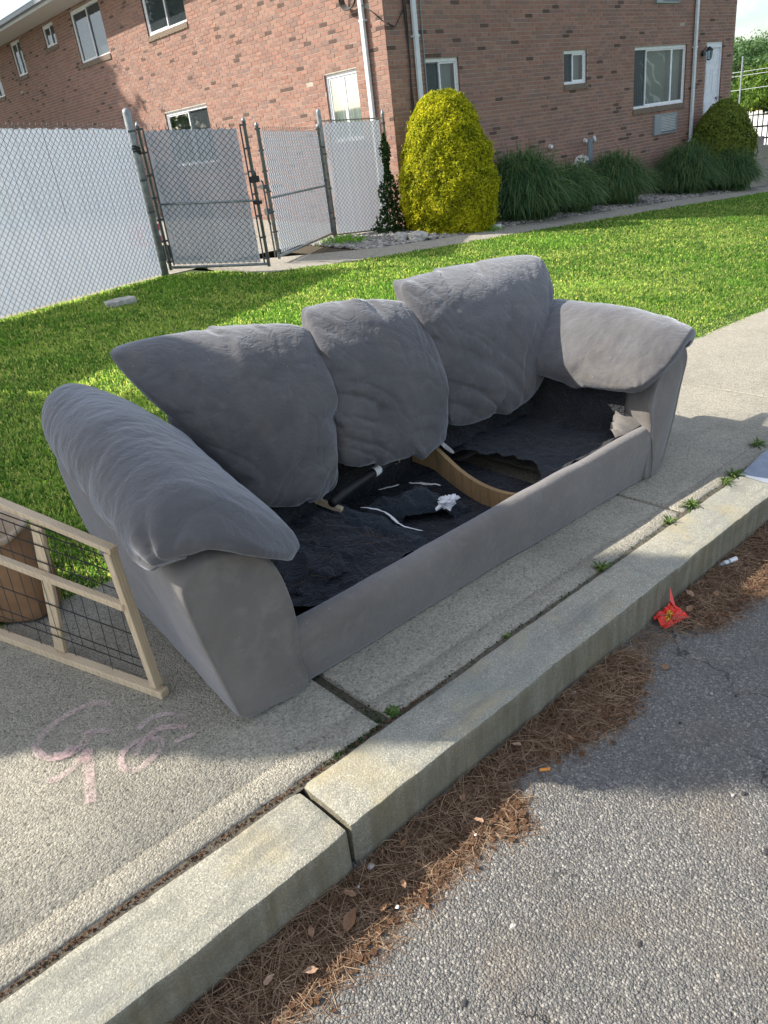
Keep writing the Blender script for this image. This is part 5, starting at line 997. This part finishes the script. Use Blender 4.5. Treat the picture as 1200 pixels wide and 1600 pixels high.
bar('end_stile', (.0, .034), (.018, .468), .023, .030); bar('middle_stile', (.412, .028), (.295, .522), .044, .014, .010); bar('cross_rail', (.012, .305), (1.15, .395), .020, .022, -.012)
segs = []
for u in (.085, .115, .20, .285, .345, .40, .445, .465):
    segs.append((Q(.01, u, .0), Q(1.1, u+.11*(u/.49), .0)))
for b in np.arange(.055, 1.1, .052):
    segs.append((Q(b+.02, .085 if int(b/.052) % 3 else .03, .003), Q(b-.055*.4, .465+.13*b*.3, .003)))
o = ribbons(segs[:8], .0022, M['black'], 'wire_grid', wf); o = ribbons(segs[8:], .0013, M['wire'], 'wire_grid', wf)
mb = MB()
for b, u in ((.0, .012), (.03, .014)): mb.tube([Q(b, u, .0205), Q(b, u, .0225)], .004, 8)
mb.build('screw', M['black'], wf)
# brown paper yard bag
bx, by = .485, 2.715; bz = float(z_walk(bx, by)); bag = thing('paper_bag', 'open brown paper yard waste bag with a rolled pale rim behind the wooden frame', 'bag', (bx, by, bz))
V = []; na = 48; nz_ = 22
for j in range(nz_):
    t = j/(nz_-1); z = .29*t; r = .285*(1+.10*math.sin(t*3.0)-.10*t)
    for i in range(na):
        a = 2*math.pi*i/na; P = np.array([math.cos(a), math.sin(a), t]); k = 1+.05*vnoise(P, 2.2, 3)+.03*abs(vnoise(P, 6, 5)); ea, eb = r*k*math.cos(a)*1.0, r*k*math.sin(a)*.46; V.append((bx-.299*ea+.954*eb, by+.954*ea+.299*eb, bz+z+.004+.02*t*vnoise(P, 2, 9)))
Fc = [(j*na+i, j*na+(i+1) % na, (j+1)*na+(i+1) % na, (j+1)*na+i) for j in range(nz_-1) for i in range(na)]; o = mk('bag_wall', V, Fc, M['paper'], bag); auto(o, 28)
top = np.array(V[-na:]); c = top.mean(0); V2 = list(top)+list(c+(top-c)*1.03+[0, 0, .012])+list(c+(top-c)*.97+[0, 0, .022])+list(c+(top-c)*.93+[0, 0, .0])+list(c+(top-c)*.88-[0, 0, .10])
Fc = [(j*na+i, j*na+(i+1) % na, (j+1)*na+(i+1) % na, (j+1)*na+i) for j in range(4) for i in range(na)]+[tuple(range(4*na, 5*na))]; mk('bag_rim', V2, Fc, M['paper_in'], bag, smooth=True)
# ------------------------------------------------------------------ chalk scribble on the slab
def stroke(pts, w, r):
    c = resample([(x, y, 0) for x, y in pts], 30, closed=False); T = np.gradient(c, axis=0); T /= np.linalg.norm(T, axis=1)[:, None]+1e-9; S = np.stack([-T[:, 1], T[:, 0], 0*T[:, 0]], 1)*w; V = np.concatenate([c-S, c+S]); V[:, 2] = z_walk(V[:, 0], V[:, 1])+.006
    return V, [(i, i+1, 31+i, 30+i) for i in range(29)], r
mb = MB()
for pts, w, r in [([(.50, 1.86), (.47, 1.90), (.41, 1.91), (.33, 1.89), (.285, 1.85), (.285, 1.79), (.32, 1.755), (.375, 1.76), (.41, 1.80)], .011, .05), ([(.30, 1.775), (.33, 1.76), (.355, 1.775)], .016, .02), ([(.40, 1.80), (.44, 1.765), (.45, 1.73)], .009, .1), ([(.375, 1.735), (.33, 1.70), (.275, 1.69), (.255, 1.705)], .010, .05), ([(.375, 1.735), (.345, 1.66), (.315, 1.585), (.30, 1.55)], .013, .03), ([(.36, 1.72), (.345, 1.70)], .02, .0),
    ([(.405, 1.60), (.425, 1.645), (.47, 1.665), (.515, 1.64), (.515, 1.60), (.47, 1.575), (.425, 1.57), (.405, 1.60)], .009, .06), ([(.45, 1.62), (.50, 1.655), (.55, 1.66), (.60, 1.615)], .010, .06), ([(.50, 1.70), (.545, 1.72), (.59, 1.70), (.62, 1.65)], .009, .2), ([(.545, 1.585), (.60, 1.575)], .008, .1)]:
    V, Fc, r = stroke([(x-.01, y-.02) for x, y in pts], w, r); mb.add(V, Fc, r)
tag(mb.build('chalk_marks', M['chalk'], None, loc=(.4, 1.7, float(z_walk(.4, 1.7)))), 'faded pink chalk scribble on the sidewalk slab in front of the wooden frame', 'chalk drawing')
# ------------------------------------------------------------------ gutter litter
N1 = [(-.35, .87), (-.35, 1.03), (.02, 1.028), (1.70, 1.026), (1.83, .985), (1.78, .91), (1.55, .85), (1.34, .885), (1.17, .955), (1.10, .945), (1.07, .86), (1.01, .79), (.97, .872), (.80, .858), (.62, .872), (.52, .86), (.457, .868), (.339, .875), (.15, .88)]
N2 = [(2.12, 1.03), (2.02, .96), (2.12, .85), (2.38, .835), (2.62, .78), (2.95, .88), (3.3, .97), (3.5, 1.03)]
rg = np.random.RandomState(91)
def sample(poly, n):
    x0, x1 = min(p[0] for p in poly), max(p[0] for p in poly); y0, y1 = min(p[1] for p in poly), max(p[1] for p in poly); X = rg.uniform(x0, x1, n*4); Y = rg.uniform(y0, y1, n*4); w = .024*rg.randn(n*4, 2); ok = inpoly(X+w[:, 0], Y+w[:, 1], poly); return X[ok][:n], Y[ok][:n]
a = sample(N1, 10500); b = sample(N2, 5000); sx_ = rg.uniform(-.4, 3.4, 1700); sy_ = 1.03-np.abs(rg.randn(1700))*.05; dd_ = np.exp(-((rg.uniform(0, 1, 1700))**2)); keep = rg.rand(1700) < .45
c = (rg.uniform(1.80, 2.0, 90), rg.uniform(.93, 1.02, 90)); X = np.concatenate([a[0], b[0], sx_[keep], c[0]]); Y = np.concatenate([a[1], b[1], sy_[keep], c[1]]); n = len(X)
lay = np.concatenate([rg.rand(len(a[0]))**1.5, rg.rand(len(b[0]))**1.5, 0*sx_[keep], 0*c[0]]); mound = .020*np.clip((1.03-Y)*0+ (Y-.84)/.12, .15, 1); L = .045+.045*rg.rand(n); th = rg.rand(n)*6.283; cu = rg.randn(n)*.35; k = 4; t = np.linspace(-.5, .5, k)
V = np.zeros((n, k, 2, 3)); tilt = rg.randn(n)*.12*np.clip(lay*4, .1, 1)
for i in range(k):
    ang = th+cu*t[i]; x = X+np.cos(th)*L*t[i]-np.sin(th)*cu*L*t[i]**2; y = np.minimum(Y+np.sin(th)*L*t[i]+np.cos(th)*cu*L*t[i]**2, 1.024+.002*rg.rand(n)); z = z_road(x, y)+.003+lay*mound+tilt*L*t[i]; z = np.maximum(z, z_road(x, y)+.002)
    s = np.stack([-np.sin(ang), np.cos(ang), .4+0*ang], 1)*(.00072*(1-abs(t[i])*.7)); V[:, i, 0] = np.stack([x, y, z], 1)-s; V[:, i, 1] = np.stack([x, y, z], 1)+s
f = np.array([(2*i, 2*i+1, 2*i+3, 2*i+2) for i in range(k-1)]); tag(mk('pine_needles', V.reshape(-1, 3), (np.arange(n)[:, None, None]*2*k+f[None]).reshape(-1, 4), M['needle'], None, kind='stuff', rnd=np.repeat(rg.rand(n)*.98, 2*k)), 'fallen brown pine needles drifted along the kerb', 'pine needles')
# crumbly litter under the needles
def shrinkpoly(poly, k=.92): cx = sum(p[0] for p in poly)/len(poly); return [(cx+(x-cx)*.97, 1.03+(y-1.03)*k) for x, y in poly]
for j, (poly, nn) in enumerate(((N1, 5600), (N2, 2600))):
    sx2, sy2 = sample(shrinkpoly(poly), nn); V, Fc = leaves(np.stack([sx2, sy2, z_road(sx2, sy2)+.004+.006*rg.rand(len(sx2))], 1), .016*(.5+rg.rand(len(sx2))), np.array([0, 0, 2.]), .7, .8, .05, rg); tag(mk('leaf_litter', V, Fc, M['litter'], None, kind='stuff', rnd=np.repeat(rg.rand(len(sx2)), 4)), 'dark crumbled leaf litter beneath the pine needles', 'litter')
# dry leaves and bits that can be told apart
def leafobj(label, x, y, L, ang, seed, z=None, curl=.25, name='dry_leaf', m='dryleaf', cat='leaf', group=None, w=.42):
    r_ = np.random.RandomState(seed); ns, nw = 9, 5; V = []
    for i in range(ns):
        t = i/(ns-1); ww = L*w*.5*math.sin(math.pi*min(1, t*1.02)**.8)+.0004
        for j in range(nw):
            s = j/(nw-1)*2-1; px = (t-.5)*L; py = s*ww; pz = curl*L*(abs(s)**2*.45*math.sin(math.pi*t)+.35*(t-.5)**2)+.0015*r_.randn(); V.append((x+px*math.cos(ang)-py*math.sin(ang), y+px*math.sin(ang)+py*math.cos(ang), pz))
    V = np.array(V); V[:, 2] += (z_road(V[:, 0], V[:, 1]) if z is None else z)+.004-min(0, V[:, 2].min()); o = mk(name, V, grid(nw, ns), M[m], None, smooth=True, rnd=[r_.rand()*.9]*len(V)); tag(o, label, cat, group); return o
leafobj('single pinkish brown leaf lying alone on the shaded asphalt', 1.82, .872, .034, .5, 3, w=.6)
for i, (x, y, L, a, zz) in enumerate([(.56, .93, .06, .5, .02), (.60, .98, .035, 2, .018), (.485, .97, .03, 1, .018), (.78, .985, .03, .3, .018), (.70, .91, .026, 1.2, .018), (.43, .905, .032, 2.6, .018), (.36, .95, .03, .2, .018), (.63, .90, .022, .2, .016), (.95, .90, .028, 1.9, .02), (1.34, .90, .025, 1.1, .02), (2.30, .93, .04, .4, .02), (2.15, .955, .05, .1, .018), (2.24, 1.0, .05, 1.0, .02), (.98, .975, .03, .4, .02), (1.22, .99, .03, 2.2, .02)]):
    leafobj('small dry leaf caught in the pine needle drift along the kerb', x, y, L, a, 40+i, z=None, group='dry leaves in the needle drift').location.z += zz
# grey lichen flake on the needles, pebbles
for i, (x, y, s) in enumerate([(.685, 1.0, .009), (.655, .885, .0045), (1.52, 1.005, .007), (.92, .885, .004), (.63, .985, .004)]): rock(['pale grey lichen flake against the kerb above the needles', 'tiny white pebble at the lit needle edge, leftmost of the pebbles', 'small pale stone chip by the kerb near the red wrapper', 'tiny white pebble on the lit strip of needles', 'white speck of stone in the shaded needles'][i], (x, y, float(z_road(x, y))+s*.9+.010), (s, s*.8, s*.5), 60+i, M['tissue'] if i in (1, 3, 4) else M['stone'], name='pebble', cat='pebble')
rg2 = np.random.RandomState(17)
for i in range(16):
    x, y = rg2.uniform(.5, 2.0), rg2.uniform(.1, .80); s = rg2.uniform(.004, .007); rock('tiny loose stone on the asphalt', (x, y, float(z_road(x, y))+s*.4), (s*1.3, s, s*.6), 80+i, flat('dark_chip', (.05, .05, .05), .8) if i == 0 else (bpy.data.materials['dark_chip'] if i % 2 else M['stone']), name='stone_chip', cat='stone')['group'] = 'loose chips on the asphalt'
# cork coloured cigarette end
x, y = 1.212, .893; z = float(z_road(x, y))+.0052; d = Vector((.70, -.60, 0)).normalized(); mb = MB(); mb.tube([Vector((x, y, z))-d*.014, Vector((x, y, z))+d*.014], .0042, 12); tag(mb.build('cigarette_butt', M['orange'], None, smooth=False), 'orange cork cigarette end on the shaded asphalt', 'cigarette butt')
# white tube
x, y = 2.555, 1.0; z = float(z_road(x, y))+.020; d = Vector((.93, -.36, .03)).normalized(); p = Vector((x, y, z)); th_ = thing('vape_tube', 'small white and silver plastic tube lying in the needles against the kerb', 'tube', p)
mb = MB(); mb.tube([p-d*.022, p+d*.038], .0095, 12); mb.build('barrel', M['white_vinyl'], th_, smooth=False); mb = MB(); mb.tube([p-d*.048, p-d*.043, p-d*.022], [.006, .0075, .0085], 12); mb.build('mouthpiece', M['galv'], th_, smooth=False); mb = MB(); mb.tube([p-d*.004, p+d*.004], .0099, 12, cap=False); mb.build('ring', M['slate'], th_)
# red candy wrapper
wx, wy = 2.085, .985; wz = float(z_road(wx, wy)); wr_ = thing('candy_wrapper', 'crumpled shiny red and orange sweet wrapper at the foot of the kerb', 'wrapper', (wx, wy, wz))
def wq(a, b, h): return np.array([wx-.055+.11*a+.03*b-.02, wy+.050-.085*a*.4-.07*(1-b)*.9, wz+.006+h])
nn = 20; V = []
for j in range(nn):
    for i in range(nn):
        a, b = i/(nn-1), j/(nn-1); h = .018*abs(vnoise(np.array([a, b, .1]), 3.5, 3))+.020*(1-b)*0+.03*b*(a if a > .55 else .15)+.006*vnoise(np.array([a, b, .7]), 9, 5); V.append(wq(a*(.55+.45*(1-b*.5)), b, h))
o = mk('wrapper_foil', V, grid(nn, nn), M['red'], wr_); auto(o, 20); W0 = np.array(V).reshape(nn, nn, 3)
mb = MB()   # torn ear standing up at the right
mb.add([W0[12, 17]+[0, 0, .002], W0[17, 19]+[.005, .0, .002], W0[19, 18]+[.012, .012, .05], W0[14, 15]+[0, .01, .035]], [(0, 1, 2, 3), (3, 2, 1, 0)]); mb.build('torn_corner', M['red'], wr_)
for m_, off, w_ in (('brownprint', .0012, 3), ('yellow', .0020, 2)):   # yellow lettering strokes with a brown outline
    V = []; Fc = []
    for s0, s1, r0, r1 in ((4, 7, 5, 6), (6, 9, 6, 8), (5, 10, 8, 9), (8, 12, 9, 11), (6, 11, 11, 12), (9, 13, 12, 14)):
        for q in range(s0, s1):
            k_ = len(V); wv = w_*.12; A0 = W0[r0, q]; B0 = W0[r1, q+1]; n_ = np.array([0, 0, 1]); sd = np.cross(B0-A0, n_); sd /= np.linalg.norm(sd)+1e-9; sd *= .0022*(w_/2)
            V += [A0-sd+n_*off, B0-sd+n_*off, B0+sd+n_*off, A0+sd+n_*off]; Fc.append((k_, k_+1, k_+2, k_+3))
    mk('print', V, Fc, M[m_], wr_)
# grey board lying across the kerb at the right edge
V = [(3.105, 1.20), (3.62, 1.235), (3.64, 1.075), (3.085, 1.06)]; V3 = [(x, y, float(z_walk(x, y))+.006+(.012 if i in (1, 2) else 0)) for i, (x, y) in enumerate(V)]; V3 += [(x, y, z+.007) for x, y, z in V3]; o = mk('board', V3, [(3, 2, 1, 0), (4, 5, 6, 7), (0, 1, 5, 4), (1, 2, 6, 5), (2, 3, 7, 6), (3, 0, 4, 7)], M['slate'], None); tag(o, 'thin blue grey board lying on the kerb at the right edge', 'board')
# weeds and moss in the joint behind the kerb
def tuft(label, x, y, r, n, seed, h=.035, group='weeds in the kerb joint'):
    rg = np.random.RandomState(seed); z = float(z_walk(x, y)); V = []; Fc = []
    r *= .82; th = rg.rand(n)*6.283; L = r*(.25+1.05*rg.rand(n)); k = 5; t = np.linspace(0, 1, k); up = h*(.5+.8*rg.rand(n)); c = rg.randn(n, 2)*r*.22; c[:, 1] *= .35
    P = np.stack([x+c[:, 0, None]+np.cos(th)[:, None]*L[:, None]*t, y+c[:, 1, None]+np.sin(th)[:, None]*L[:, None]*t, z-.004+up[:, None]*(t*1.5-t*t)], -1); s = np.stack([-np.sin(th), np.cos(th), .3+0*th], 1); w = .0034*np.sin(np.pi*(t*.85+.12))
    V = np.stack([P-s[:, None]*w[None, :, None], P+s[:, None]*w[None, :, None]], 2).reshape(-1, 3); f = np.array([(2*i, 2*i+1, 2*i+3, 2*i+2) for i in range(k-1)])
    o = mk('weed', V, (np.arange(n)[:, None, None]*2*k+f[None]).reshape(-1, 4), M['weed'], None, loc=(x, y, z), rnd=np.repeat(rg.rand(n)*.98, 2*k)); tag(o, label, 'weed', group); return o
tuft('bright weed rosette in the kerb joint nearest the middle of the sofa rail', 2.02, 1.222, .050, 34, 1); tuft('weed tuft in the kerb joint just left of the slab seam', 2.50, 1.222, .045, 26, 2); tuft('largest weed tuft in the kerb joint, right of the slab seam', 2.70, 1.225, .060, 46, 3); tuft('weed tuft in the kerb joint beside the grey board', 3.00, 1.222, .050, 30, 4); tuft('darker weed clump touching the grey board corner', 3.10, 1.23, .055, 36, 5); tuft('weed growing behind the grey board', 3.52, 1.30, .07, 40, 7)
tuft('small green moss tuft where the left slab seam meets the kerb', 1.0, 1.232, .028, 60, 6, .016); tuft('tiny weed shoot in the kerb joint below the middle of the rail', 1.48, 1.222, .02, 12, 8, .015)
rg = np.random.RandomState(5); n = 7000; X = np.concatenate([rg.uniform(.75, 3.9, n), rg.uniform(.945, .985, 1500), rg.uniform(.66, .70, 160)]); Y = np.concatenate([1.222+.006*rg.randn(n), rg.uniform(1.23, 1.62, 1500), rg.uniform(1.19, 1.22, 160)])
gr = np.clip(-.1+1.5*vnoise(np.stack([X, Y*3, X*0], 1), 4., 2), 0, 1); keep = rg.rand(len(X)) < gr*.7+.06; X, Y = X[keep], Y[keep]; n = len(X); V, Fc = leaves(np.stack([X, Y, z_walk(X, Y)-.006+.006*rg.rand(n)], 1), .007*(.5+rg.rand(n)), np.array([0, 0, 1.]), 1, .7, .1, rg); tag(mk('moss', V, Fc, M['ivy'], None, kind='stuff', rnd=np.repeat(rg.rand(n)*.98, 4)), 'moss and tiny grass in the joints behind the kerb', 'moss')
n = 1300; X = rg.uniform(-.5, 1.2, n); Y = 1.218+.004*rg.randn(n); V, Fc = leaves(np.stack([X, Y, z_walk(X, Y)-.008+.006*rg.rand(n)], 1), .008*(.4+rg.rand(n)), np.array([0, 0, 1.]), 1, .6, .1, rg); tag(mk('joint_debris', V, Fc, M['litter'], None, kind='stuff', rnd=np.repeat(rg.rand(n), 4)), 'brown debris packed in the joint behind the kerb', 'debris')
# needles blown into the sofa
mb = MB()
for i in range(22):
    r1 = np.random.RandomState(200+i); x, y = r1.uniform(1.0, 1.5), r1.uniform(1.62, 1.9); a = r1.rand()*3.1; L = .03+.03*r1.rand(); p0 = ZW(np.array([x, y, .185])); mb.tube([p0, p0+[math.cos(a)*L, math.sin(a)*L, .006]], .0008, 3)
tag(mb.build('pine_needles', M['needle'], None, kind='stuff'), 'a few dry needles scattered on the black seat lining', 'pine needles')
print('objects', len(bpy.data.objects))
